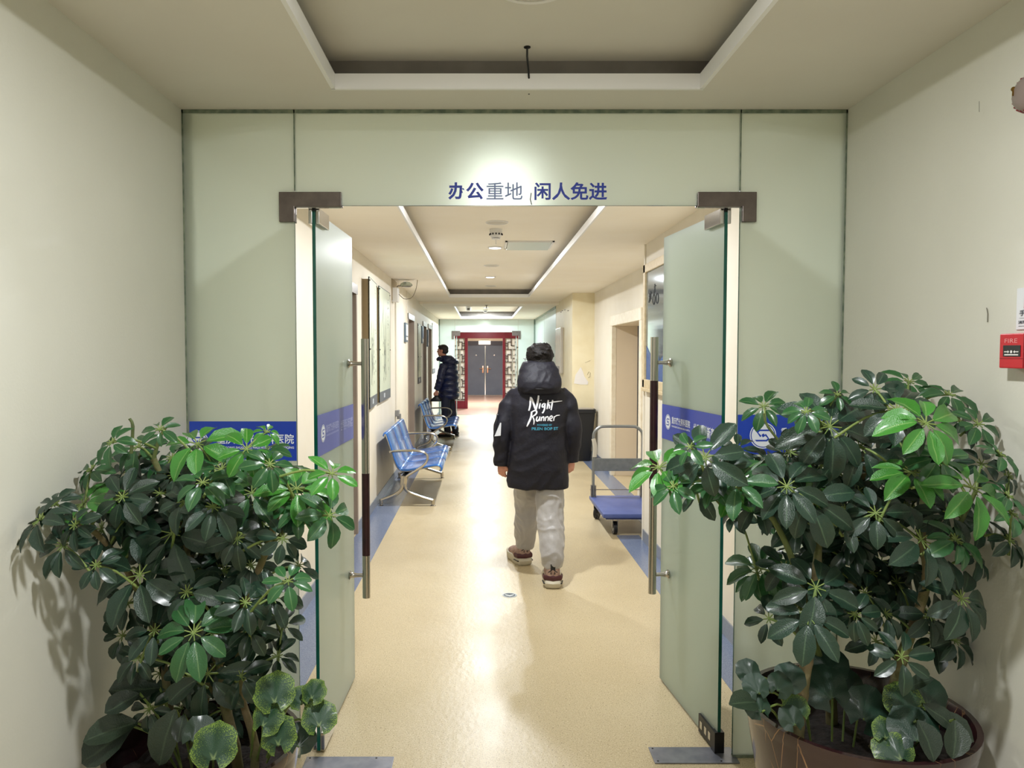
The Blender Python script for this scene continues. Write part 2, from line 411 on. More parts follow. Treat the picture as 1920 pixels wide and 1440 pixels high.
def emblem(m, c, R, U, r, mi=0, mi2=1):
    """round white badge with a ring and a folded ribbon mark"""
    c = Vector(c); R = Vector(R); U = Vector(U); N = R.cross(U).normalized()
    def ring(r0, r1, mi, d=0):
        n = 40; vs = []
        for k in range(n):
            a = 2*PI*k/n; e = R*math.cos(a) + U*math.sin(a); vs += [c + e*r0 + N*d, c + e*r1 + N*d]
        m.add(vs, [(2*k, 2*k+1, (2*k+3) % (2*n), (2*k+2) % (2*n)) for k in range(n)], mi)
    ring(r*.93, r, mi); ring(0.001, r*.86, mi)
    def poly(pts): m.add([c + R*(x*r) + U*(y*r) + N*.0006 for x, y in pts], [tuple(range(len(pts)))], mi2)
    poly([(-.5, .28), (-.3, .45), (.5, .45), (.62, .33), (-.25, .33), (-.36, .22), (-.1, -.05), (-.22, -.12)])
    poly([(.5, -.28), (.3, -.45), (-.5, -.45), (-.62, -.33), (.25, -.33), (.36, -.22), (.1, .05), (.22, .12)])
    poly([(-.12, .05), (.05, .16), (.16, -.04), (-.02, -.15)])
T = .012
def partition_panel(name, x0, x1, z0, z1, label):
    m = MB(); glass_sheet(m, x0, x1, PY, PY+T, z0, z1, 'y')
    o = m.build(name, [m_frost, m_gedge]); return tag(o, label, 'glass panel', None)
ZH = 2.1925
pl = partition_panel('glass_side_panel', LX0+.005, -.727, .01, LOZ-.012, 'fixed frosted glass side panel between left lobby wall and left glass door')
ph = partition_panel('glass_header_panel', -.723, 1.001, ZH, LOZ-.012, 'frosted glass panel above the doorway with blue Chinese lettering')
pr = partition_panel('glass_side_panel', 1.005, LX1-.005, .01, LOZ-.012, 'fixed frosted glass side panel between right door and right wall, band with round emblem')
# lettering over the doorway
y = PY-.0015; R_, U_ = (1, 0, 0), (0, 0, 1)
def wz(py): return px(VX, py, PY).z
def wx(p): return (p-VX)*PY/FP
m = MB(); lettering(m, '办公', (wx(841), y, wz(374.5)), R_, U_, wx(907)-wx(841), wz(342)-wz(374.5), .03)
m.build('blue_lettering', m_textb, ph); m = MB()
lettering(m, '闲人免进', (wx(1001), y, wz(375.5)), R_, U_, wx(1136)-wx(1001), wz(342)-wz(375.5), .022)
m.build('blue_lettering', m_textb, ph)
m = MB(); lettering(m, '重地', (wx(912), y, wz(374.5)), R_, U_, wx(979)-wx(912), wz(342)-wz(374.5), .006)
m.build('faded_lettering', m_textf, ph)
m = MB(); m.tube([(wx(995), y, wz(362)), (wx(993.5), y, wz(374)), (wx(996), y, wz(384))], .0018, 6); m.build('loose_thread', m_black, ph)
# seams of dark sealant
m = MB(); m.box(LX0, LX1, PY-.001, PY+T+.002, LOZ-.014, LOZ+.002); m.box(LX0, LX0+.006, PY-.001, PY+T+.002, 0, LOZ); m.box(LX1-.006, LX1, PY-.001, PY+T+.002, 0, LOZ)
m.box(-.7275, -.7225, PY-.001, PY+T+.002, ZH+.06, LOZ); m.box(1.0005, 1.0055, PY-.001, PY+T+.002, ZH+.06, LOZ)
m.box(LX0, -.727, PY-.002, PY+T+.002, 0, .012); m.box(1.005, LX1, PY-.002, PY+T+.002, 0, .012)
struct('trim_6', m, mat('grey_green_sealant', '#87917C', .6, noise_c='#5C6A5C', nscale=30))
# blue bands on the side panels
def side_band(parent, x0, x1, z0, z1, ex, tx0, tx1):
    m = MB(); m.box(x0, x1, y-.0006, y+.001, z0, z1); m.build('blue_band', m_band, parent)
    h = z1-z0; m = MB(); emblem(m, (ex, y-.0016, z0+h*.48), R_, U_, .052 if parent is pr else .045, 0, 1)
    m.build('emblem', [m_textw, m_band], parent)
    m = MB(); lettering(m, HOSP, (tx0, y-.0014, z0+h*.43), R_, U_, tx1-tx0, h*.25, .014)
    lettering(m, 'CHONGQING SHUGUANG MALE HOSPITAL, CHONGQING', (tx0, y-.0014, z0+h*.30), R_, U_, tx1-tx0, h*.065, .02)
    m.build('white_lettering', m_textw, parent)
side_band(pl, LX0+.012, -.728, wz(864), wz(790), wx(368), wx(404), wx(550))
side_band(pr, 1.006, LX1-.012, wz(852), wz(777.5), wx(1432), wx(1466), wx(1566))
# corner patch fittings on the partition
def patch(name, xa, xb, xi, label):
    """angle fitting: arm xa..xb over the header edge, foot xa..xi going down"""
    t = thing(name, label, 'door fitting', ((xa+xb)/2, PY, ZH), 'corner patch fittings of the glass partition')
    z1, z0, zf = wz(361), wz(388.3), wz(417)
    for (ya, yb, nm) in ((PY-.014, PY-.001, 'front_plate'), (PY+T+.001, PY+T+.014, 'back_plate')):
        m = MB(); m.prism([(xa, z1), (xb, z1), (xb, z0), (xi, z0), (xi, zf), (xa, zf)], 'y', ya, yb)
        o = m.build(nm, m_dsteel, t)
        b = o.modifiers.new('b', 'BEVEL'); b.width = .002; b.segments = 2
    m = MB(); lo, hi = min(xi, xb), max(xi, xb); m.box(lo+.002, hi-.002, PY-.001, PY+T+.001, z0-.003, z0+.001); m.build('edge_cover', m_chrome, t)
patch('patch_fitting', wx(528), wx(643.5), wx(556.5), 'brown steel corner fitting at the top of the left glass door')
patch('patch_fitting', wx(1412), wx(1303), wx(1386), 'brown steel corner fitting at the top of the right glass door')

# door leaves: standing open into the corridor
def leaf(side, hx, fx, L, label):
    """side +1: right leaf. local frame: u along the leaf away from the hinge, n the face that looks into the doorway"""
    H = Vector((hx, PY+.03, 0)); F = Vector((fx, PY+.03+L, 0)); u = (F-H).normalized(); n = Vector((-side*u.y, side*u.x, 0))
    t = thing('glass_door', label, 'door', H, 'open glass door leaves')
    P = lambda a, b, z: H + u*a + n*b + Vector((0, 0, z))
    Ln = (F-H).length
    def slab(m, a0, a1, b0, b1, z0, z1, mi=0):
        m.add([P(a0,b0,z0),P(a1,b0,z0),P(a1,b1,z0),P(a0,b1,z0),P(a0,b0,z1),P(a1,b0,z1),P(a1,b1,z1),P(a0,b1,z1)],
              [(0,3,2,1),(4,5,6,7),(0,1,5,4),(1,2,6,5),(2,3,7,6),(3,0,4,7)], mi)
    m = MB(); slab(m, 0, Ln, -.0075, .006, .012, ZH-.015)
    for k in (0, 1, 3, 5): m.m[k] = 1
    pane = m.build('pane', [m_frost_door, m_gedge], t)
    # top clamp on both faces
    m = MB()
    for b0, b1 in ((.0065, .022), (-.022, -.0065)): slab(m, .0, .16, b0, b1, ZH-.065, ZH-.004)
    o = m.build('top_clamp', m_chrome, t); bv = o.modifiers.new('b', 'BEVEL'); bv.width = .003; bv.segments = 2
    m = MB(); m.tube([P(.03, 0, ZH-.02), P(.03, 0, ZH+.01)], .012, 12); slab(m, .0, .06, -.006, .006, ZH-.02, ZH-.003); m.build('top_pivot', m_black, t, smooth=True)
    if side < 0:
        m = MB()
        for b0, b1 in ((.0065, .024), (-.024, -.0065)): slab(m, .0, .17, b0, b1, .012, .085)
        o = m.build('bottom_clamp', m_chrome, t); bv = o.modifiers.new('b', 'BEVEL'); bv.width = .003; bv.segments = 2
    else:
        m = MB()
        for b0, b1 in ((.0065, .016), (-.016, -.0065)): slab(m, -.004, .17, b0, b1, .008, .085)
        slab(m, -.006, .03, -.02, .02, .004, .09)
        m.build('bottom_clamp', m_black, t)['label'] = 'black bottom clamp without its cover'
        m = MB()
        for a in (.045, .085, .13): slab(m, a, a+.022, .016, .0175, .03, .062)
        m.build('clamp_slots', m_chrome, t)
    # film band
    za, zb = 1.205, 1.372
    m = MB(); slab(m, 0.0005, Ln-.0005, .0065, .0072, za, zb); slab(m, 0.0005, Ln-.0005, -.0072, -.0065, za, zb)
    m.build('blue_band', m_band_pale if side < 0 else m_band_door, t)
    h = zb-za; m = MB(); Rr = Vector(u) if side < 0 else -Vector(u); U = Vector((0, 0, 1))
    def A(s, z): return (P(s, .0080, z) if side < 0 else P(Ln-s, .0080, z))
    emblem(m, A(.085, za+h*.52), Rr, U, .036, 0, 1)
    m.build('emblem', [m_textw, m_band], t)
    m = MB(); lettering(m, HOSP, A(.135, za+h*.50), Rr, U, .225, h*.20, .014)
    lettering(m, 'CHONGQING SHUGUANG MALE HOSPITAL', A(.135, za+h*.40), Rr, U, .225, h*.055, .02)
    lettering(m, SLOGAN, A(.40, za+h*.36), Rr, U, .255, h*.30, .016)
    m.build('white_lettering', m_textw if side > 0 else mat('dim_lettering', '#A9AFDA', .5), t)  # left lettering colour dimmed likewise, as seen through frosting
    # pull handles back to back
    r = .0185; a = Ln-.115
    segs = [(1.687, 1.05, 0), (1.05, .657, 1), (.657, .453, 0)] if side < 0 else [(1.695, 1.49, 0), (1.49, .98, 1), (.98, .475, 0)]
    for sgn, nm in ((1, 'pull_handle'), (-1, 'pull_handle')):
        b = .088*sgn; m = MB()
        for z1, z0, k in segs:
            if k == 0: m.tube([P(a, b, z0), P(a, b, z1)], r, 20)
        for z in (1.57, .56) if side < 0 else (1.575, .565):
            m.tube([P(a, .0065*sgn, z), P(a, .012*sgn, z), P(a, .018*sgn, z), P(a, .03*sgn, z), P(a, .045*sgn, z), P(a, b, z)], [.02, .021, .013, .012, .009, .009], 16)
        o = m.build(nm, m_steel_pol, t, smooth=50)
        g = MB()
        for z1, z0, k in segs:
            if k: g.tube([P(a, b, z0), P(a, b, z1)], r*1.02, 20)
        g.build('wooden_grip', m_grip, o, smooth=50)
    return t
m_steel_pol = mat('polished_steel_tube', '#B3AEA6', .2, 1)
m_grip = mat('dark_red_brown_grip', '#35161A', .35, noise_c='#2B1115', nscale=20)
leaf(-1, wx(588)*1.0, -.634, .68, 'left frosted glass door leaf standing open, violet blue band paled as if behind the frosting, low brown grip')
leaf(1, wx(1362), .889, .68, 'right frosted glass door leaf standing open, bright blue band, high brown grip')
# floor spring covers
def spring(x0, x1, y0, y1, label):
    t = thing('floor_spring_cover', label, 'floor plate', ((x0+x1)/2, (y0+y1)/2, 0), 'steel floor spring covers')
    m = MB(); m.bbox(x0, x1, y0, y1, 0, .005, .0015); m.build('cover_plate', mat('scuffed_grey_steel', '#8E9098', .4, .7, noise_c='#7C7E88', nscale=16), t)
    m = MB()
    for x in (x0+.015, x1-.07):
        for yy in (y0+.012, y1-.012): m.tube([(x, yy, .004), (x, yy, .0062)], .004, 8)
    m.build('screws', m_black, t)
spring(.684, 1.02, 2.86, 2.978, 'grey steel floor plate under the right glass door')
spring(-.70, -.35, 2.80, 2.906, 'grey steel floor plate under the left glass door, mostly below the frame')

# ------------------------------------------------------------------ ceiling fixtures
def downlight(x, y, up, lens, label, r=.074, grp='round downlights in the corridor ceiling'):
    t = thing('downlight', label, 'ceiling light', (x, y, up), grp)
    m = MB(); m.lathe([(r, 0), (r, -.006), (r*.86, -.012), (r*.8, -.010), (r*.8, 0)], x, y, up-.0005, 32); m.build('trim_ring', m_white, t, smooth=True)
    m = MB(); m.lathe([(.001, -.014), (r*.5, -.013), (r*.79, -.008), (r*.79, -.002)], x, y, up, 32); m.build('lens', lens, t, smooth=True)
names = {4.62: 'first round ceiling lamp just behind the lettered glass header', 7.48: 'second round ceiling lamp beside the access panel, behind the detector', 10.35: 'third round ceiling lamp before the end of the first recess',
         17.3: 'lit lamp at the near end of the far ceiling recess', 18.6: 'lit lamp at the far end of the far ceiling recess'}
for (x, y, p, c, z) in LIGHTS:
    if y > 2: downlight(x, y, z, m_lens if y < 14 else m_lens_far, names[y])
    elif y > 0: downlight(x, y, z, m_lens, 'round ceiling lamp in the lobby recess, above the frame', grp='lobby lamps')
downlight(.1, 23.4, 2.52, m_lens_far, 'added round ceiling lamp beyond the red gate, unseen fill for the far end', .16, 'added fill lamps beyond the far partition')  # fitting added to carry the far fill
downlight(.1, 20.5, 2.52, m_lens_far, 'added round ceiling lamp between the far partition and the red gate, unseen fill', .11, 'added fill lamps beyond the far partition')  # fitting added to carry the gate fill
def speaker_ring(x, y, up, r, label, grp=None):
    t = thing('ceiling_speaker', label, 'ceiling speaker', (x, y, up), grp)
    m = MB(); m.lathe([(r, 0), (r, -.004), (r*.93, -.008), (r*.88, -.004), (r*.88, 0)], x, y, up-.0005, 36); m.build('rim', m_white, t, smooth=True)
    m = MB(); m.lathe([(.001, -.006), (r*.85, -.004), (r*.875, -.001)], x, y, up, 36); m.build('grille', mat('pale_grille', '#CFCAC0', .6), t, smooth=True)
speaker_ring(.148, 2.175, UPZ, .118, 'round blank disc in the lobby ceiling recess, cut by the top edge of the picture')
for yy, xx, w in ((6.06, .125, 'nearest'), (9.02, .12, 'middle'), (11.75, .145, 'farthest')):
    speaker_ring(xx, yy, UPZ, .093, '%s of the three round flush discs between the corridor lamps' % w, 'flush ceiling discs in the corridor')
# smoke detector
t = thing('smoke_detector', 'white smoke detector in front of the nearer lit corridor lamp', 'smoke detector', (.123, 6.4, UPZ))
m = MB(); m.lathe([(.055, 0), (.056, -.03), (.05, -.055), (.042, -.07), (.03, -.075)], .123, 6.4, UPZ, 28); m.build('body', m_white, t, smooth=True)
m = MB()
for a in range(12):
    an = 2*PI*a/12; m.box(.123+.053*math.cos(an)-.006, .123+.053*math.cos(an)+.006, 6.4+.053*math.sin(an)-.006, 6.4+.053*math.sin(an)+.006, UPZ-.052, UPZ-.038)
m.build('vents', m_black, t)
m = MB(); m.lathe([(.001, -.088), (.038, -.086), (.038, -.082), (.001, -.080)], .123, 6.4, UPZ, 24); m.tube([(.123, 6.4, UPZ-.08), (.123, 6.4, UPZ-.13)], .004, 8); m.build('sensor_cage', m_white, t, smooth=True)
# access panel
t = thing('access_panel', 'slim rectangular access panel hanging slightly open beside the corridor lamp', 'ceiling panel', (.45, 7.3, UPZ))
m = MB(); m.box(.225, .69, 7.05, 7.07, UPZ-.012, UPZ); m.box(.225, .69, 7.50, 7.52, UPZ-.012, UPZ); m.box(.225, .245, 7.05, 7.52, UPZ-.012, UPZ); m.box(.67, .69, 7.05, 7.52, UPZ-.012, UPZ); m.build('panel_frame', m_white, t)
m = MB(); m.add([(.25, 7.08, UPZ-.012), (.665, 7.08, UPZ-.012), (.665, 7.50, UPZ-.028), (.25, 7.50, UPZ-.028), (.25, 7.08, UPZ-.004), (.665, 7.08, UPZ-.004), (.665, 7.50, UPZ-.018), (.25, 7.50, UPZ-.018)], [(0,3,2,1),(4,5,6,7),(0,1,5,4),(1,2,6,5),(2,3,7,6),(3,0,4,7)])
m.build('panel_door', mat('pale_green_grey', '#C6CEC8', .35), t)
# cable out of the lobby recess
m = MB(); m.tube([(.158, 2.615, UPZ+.0), (.158, 2.62, UPZ-.03), (.165, 2.65, UPZ-.07), (.172, 2.71, UPZ-.10), (.172, 2.735, UPZ-.12)], .0035, 8)
m.lathe([(.012, 0), (.012, -.003), (.004, -.004)], .158, 2.615, UPZ, 10)
tag(m.build('cable', m_black, smooth=True), 'short dark cable hanging out of the lobby ceiling recess', 'cable')
# sprinkler-like stub, exit camera and detector in the far recess
t = thing('sprinkler', 'small sprinkler head below the ceiling before the far recess', 'sprinkler', (.09, 13.75, 2.505))
m = MB(); m.lathe([(.03, 0), (.03, -.006), (.008, -.01), (.008, -.05), (.02, -.055), (.02, -.06)], .09, 13.75, 2.505, 16); m.build('head', m_steel, t, smooth=True)
t = thing('smoke_detector', 'small white detector left of the lamp in the far ceiling recess', 'smoke detector', (-.30, 17.0, UPZ))
m = MB(); m.lathe([(.06, 0), (.06, -.03), (.05, -.09), (.03, -.1)], -.30, 17.0, UPZ, 20); m.build('body', m_white, t, smooth=True)
m = MB(); m.box(-.33, -.27, 16.93, 16.95, UPZ-.07, UPZ-.045); m.build('vents', m_black, t)
t = thing('smoke_detector', 'white detector close before the bright lamp in the far recess', 'smoke detector', (.09, 18.1, UPZ))
m = MB(); m.lathe([(.055, 0), (.056, -.03), (.05, -.06), (.03, -.075)], .09, 18.1, UPZ, 20); m.build('body', m_white, t, smooth=True)
m = MB(); m.box(.06, .12, 18.04, 18.05, UPZ-.06, UPZ-.04); m.build('vents', m_black, t)

# ------------------------------------------------------------------ far partition, gate, grey doors
m = MB(); glass_sheet(m, GX0, -.70, FY, FY+T, 0.01, 2.50, 'y')
fl_ = tag(m.build('glass_side_panel', [m_frost_far, m_gedge]), 'pale green glass side panel of the far partition behind the man in the puffer coat', 'glass panel')
m = MB(); glass_sheet(m, -.697, .956, FY, FY+T, 2.165, 2.50, 'y')
tag(m.build('glass_header_panel', [m_frost_far, m_gedge]), 'bright pale green glass header above the far red gate', 'glass panel')
m = MB(); glass_sheet(m, .959, GX1, FY, FY+T, 0.01, 2.50, 'y')
tag(m.build('glass_side_panel', [m_frost_far, m_gedge]), 'pale green glass side panel of the far partition right of the red gate', 'glass panel')
for i, (ya, yb) in enumerate(((14.02, 16.6), (16.61, FY))):
    m = MB(); glass_sheet(m, GX1, GX1+T, ya, yb, .01, 2.50, 'x')
    tag(m.build('glass_wall_panel', [m_frost_far, m_gedge]), ('nearer' if i == 0 else 'farther') + ' blue green glass panel along the right side of the far corridor', 'glass panel', 'glass wall on the right of the far corridor')
m = MB(); m.box(GX1-.01, GX1+.03, 14.0, FY, 2.46, 2.505); m.box(GX0-.001, GX0+.03, FY-.02, FY, 0, 2.5); m.box(GX1-.035, GX1-.0, FY-.05, FY, 0, 2.5)
struct('trim_7', m, mat('dull_green_metal', '#7E8F86', .4, .5))
struct('wall_side_room', bx(GX1+1.3, GX1+1.4, 13.9, FY+.5, 0, 2.6), m_wall)
def fx(p, Y=FY): return (p-VX)*Y/FP
def fz(p, Y=FY): return px(VX, p, Y).z
def patch2(name, x0, x1, xf0, xf1, label):
    t = thing(name, label, 'door fitting', (x0, FY, 2.165), 'corner patch fittings of the far partition')
    m = MB(); m.box(x0, x1, FY-.016, FY-.001, fz(629.5), fz(620.5)); m.box(xf0, xf1, FY-.016, FY-.001, fz(636), fz(629.4)); m.build('front_plate', m_dsteel, t)
patch2('patch_fitting', fx(847), fx(863), fx(847), fx(851), 'small corner fitting at top left of the far doorway')
patch2('patch_fitting', fx(960), fx(976), fx(972), fx(976), 'small corner fitting at top right of the far doorway')
for s_, hx, hd in ((-1, -.655, 'left'), (1, .905, 'right')):
    t = thing('glass_door', 'open clear glass leaf on the %s of the far doorway with a long steel pull' % hd, 'door', (hx, FY+.05, 0), 'far glass door leaves')
    m = MB(); m.box(hx-.006, hx+.006, FY+.04, FY+.8, .01, 2.15); m.m = [1, 1, 1, 0, 1, 0]
    m.build('pane', [m_clear, mat('pale_glass_edge', '#9FB8B4', .2)], t)
    m = MB()
    for sg in (1, -1):
        xx = hx+.07*sg; m.tube([(xx, FY+.7, .35), (xx, FY+.7, 1.72)], .017, 10)
        for z in (.55, 1.55): m.tube([(hx, FY+.7, z), (xx, FY+.7, z)], .01, 8)
    m.build('pull_handle', m_chrome, t, smooth=True)
    m = MB(); m.box(hx-.02, hx+.02, FY+.04, FY+.2, 2.08, 2.16); m.build('top_clamp', m_chrome, t)
# red carved gate
GY = 21.6
m_red = mat('dark_red_lacquer', '#680D1C', .4, noise_c='#741524', nscale=5)
m_lat = mat('dark_lattice_wood', '#3A2A2A', .4)
def gx(p): return (p-VX)*GY/FP
gate = thing('red_gate', 'dark red lacquered timber gateway with black lattice side screens', 'gate', ((gx(907)), GY, 0))
zt, zl = fz(625.5, GY)-.0, fz(634.5, GY)
m = MB(); m.bbox(gx(838), gx(982), GY-.06, GY+.06, zl, zt+.1, .008); m.build('lintel', m_red, gate)
for a, b in ((871.5, 877), (942.5, 947.3)):
    m = MB(); m.bbox(gx(a), gx(b), GY-.05, GY+.05, 0, zl, .006); m.build('post', m_red, gate)
for a, b in ((838, 871.5), (947.3, 982)):
    m = MB(); m.bbox(gx(a), gx(b), GY-.045, GY+.045, 0, fz(751.5, GY), .006); m.build('base_panel', m_red, gate)
    m = MB(); m.box(gx(a), gx(b), GY+.02, GY+.03, fz(751.5, GY), zl); m.build('backing_panel', mat('lit_cream_panel', '#EFE9DA', .5), gate)
    m = MB(); x0, x1, z0, z1 = gx(a), gx(b), fz(751.5, GY), zl; w = .008
    def bar(xa, xb, za, zb): m.box(min(xa, xb)-w, max(xa, xb)+w, GY-.02, GY+.019, min(za, zb)-w, max(za, zb)+w)
    inner = x1 if a < 900 else x0; d = -1 if a < 900 else 1
    c1, c2, c3 = inner+d*.07, inner+d*.17, inner+d*.30
    H = z1-z0
    for k in range(5):
        b0 = z0+H*k/5; q = H/5
        bar(c1, c1, b0+q*.12, b0+q*.72); bar(inner, c3, b0+q*.12, b0+q*.12); bar(c1, c2, b0+q*.72, b0+q*.72); bar(c2, c2, b0+q*.42, b0+q*1.12 if k < 4 else z1)
        bar(inner, c1, b0+q*.42, b0+q*.42); bar(inner, c1, b0+q*.6, b0+q*.6); bar(c2, c3, b0+q*.42, b0+q*.42); bar(c3, c3, b0+q*.12, b0+q*.42); bar(c3, inner+d*.48, b0+q*.3, b0+q*.3)
    bar(inner+d*.42, inner+d*.42, z0, z1)
    m.build('lattice', m_lat, gate)
# end wall and grey double doors
dx0, dx1 = (876.3-VX)*DYY/FP, (943.3-VX)*DYY/FP; zd = px(VX, 641, DYY).z
m = MB(); m.box(-2.2, dx0-.04, DYY, DYY+.1, 0, 2.6); m.box(dx1+.04, 2.6, DYY, DYY+.1, 0, 2.6); m.box(dx0-.04, dx1+.04, DYY, DYY+.1, zd+.03, 2.6)
struct('wall_end', m, m_wall)
struct('wall_beyond_left', bx(-2.2, -2.1, FY, DYY, 0, 2.6), m_wall); struct('wall_beyond_right', bx(2.5, 2.6, FY, DYY, 0, 2.6), m_wall)
struct('wall_beyond_front_left', bx(-2.2, GX0-.005, FY+.02, FY+.1, 0, 2.6), m_wall); struct('wall_beyond_front_right', bx(GX1+.04, 2.6, FY+.02, FY+.1, 0, 2.6), m_wall)
m_gd = mat('slate_grey_door', '#5C687A', .4, noise_c='#566274', nscale=3)
mid = (dx0+dx1)/2
for i, (a, b) in enumerate(((dx0, mid-.006), (mid+.006, dx1))):
    m = MB(); m.bbox(a, b, DYY-.01, DYY+.04, .02, zd-.14, .005)
    o = struct('door_%d' % (6+i), m, m_gd); o['label'] = '%s leaf of the slate grey double door at the far end' % ('left', 'right')[i]
    xh = mid+(-.09 if i == 0 else .09); sg = 1 if i else -1
    h = MB(); h.bbox(xh-.028, xh+.028, DYY-.03, DYY-.01, .86, 1.13, .008); h.tube([(xh, DYY-.04, 1.02), (xh, DYY-.075, 1.02), (xh+sg*.13, DYY-.075, 1.02)], .014, 8)
    h.build('door_handle', mat('brass_pink', '#C9A48A', .25, .9), o, smooth=True)
    xe = (a+b)/2; h = MB(); h.tube([(xe, DYY-.012, 1.54), (xe, DYY-.022, 1.54)], .03, 12); h.build('peephole', m_chrome, o)
    h = MB(); h.box(a+.1, b-.1, DYY-.014, DYY-.01, .25, .75); h.box(a+.1, b-.1, DYY-.014, DYY-.01, 1.15, zd-.3)
    h.build('raised_panel', m_gd, o)
m = MB(); m.box(dx0-.04, dx0, DYY-.03, DYY+.05, 0, zd+.03); m.box(dx1, dx1+.04, DYY-.03, DYY+.05, 0, zd+.03); m.box(dx0, dx1, DYY-.02, DYY+.05, zd-.14, zd+.03)
struct('trim_8', m, mat('dark_door_frame', '#3B3C48', .4))
m = MB(); m.box(mid-.02, mid+.02, DYY-.016, DYY+.0, .02, zd-.15); struct('trim_9', m, m_chrome)
m = MB(); m.box(dx0, dx1, DYY-.06, DYY-.0, 0, .02); struct('trim_10', m, m_steel)
t = thing('emergency_light', 'glowing white emergency light box above the grey double door', 'light', (mid, DYY-.1, zd-.1))
m = MB(); m.bbox((897.5-VX)*DYY/FP, (919.5-VX)*DYY/FP, DYY-.12, DYY-.03, px(0, 646, DYY).z, px(0, 639, DYY).z, .01); m.build('lit_cover', mat('lit_sign', '#FFF0DC', .4, emit='#FFE9D0', estr=1.6), t)
m = MB(); m.box((900-VX)*DYY/FP, (917-VX)*DYY/FP, DYY-.04, DYY-.0, px(0, 643, DYY).z, px(0, 638, DYY).z); m.build('bracket', m_white, t)
m = MB(); m.box(-.72, .96, FY-.02, FY+.06, 0, .003); struct('trim_11', m, m_steel)
# ------------------------------------------------------------------ waiting benches
m_bblue = bpy.data.materials.new('glossy_blue_steel'); m_bblue.use_nodes = True
def _bb():
    nt = m_bblue.node_tree; N = nt.nodes; L = nt.links; b = N['Principled BSDF']
    b.inputs['Metallic'].default_value = .45; b.inputs['Roughness'].default_value = .22; b.inputs['Coat Weight'].default_value = .3; b.inputs['Coat Roughness'].default_value = .08
    tc = N.new('ShaderNodeTexCoord'); v = N.new('ShaderNodeTexVoronoi'); v.inputs['Scale'].default_value = 60; v.inputs['Randomness'].default_value = 0
    L.new(tc.outputs['Object'], v.inputs['Vector'])
    r = N.new('ShaderNodeValToRGB'); e = r.color_ramp.elements; e[0].position = .12; e[1].position = .2; e[0].color = srgb('#23467E'); e[1].color = srgb('#3C74C4')
    L.new(v.outputs['Distance'], r.inputs['Fac']); L.new(r.outputs['Color'], b.inputs['Base Color'])
_bb()
def smooth_path(pts, n=6, closed=False):
    """Catmull-Rom through the points"""
    P = [Vector(p) for p in pts]; out = []
    for i in range(len(P)-1):
        p0 = P[max(i-1, 0)]; p1 = P[i]; p2 = P[i+1]; p3 = P[min(i+2, len(P)-1)]
        for k in range(n):
            t = k/n; out.append(.5*((2*p1) + (p2-p0)*t + (2*p0-5*p1+4*p2-p3)*t*t + (3*p1-p0-3*p2+p3)*t**3))
    out.append(P[-1]); return out
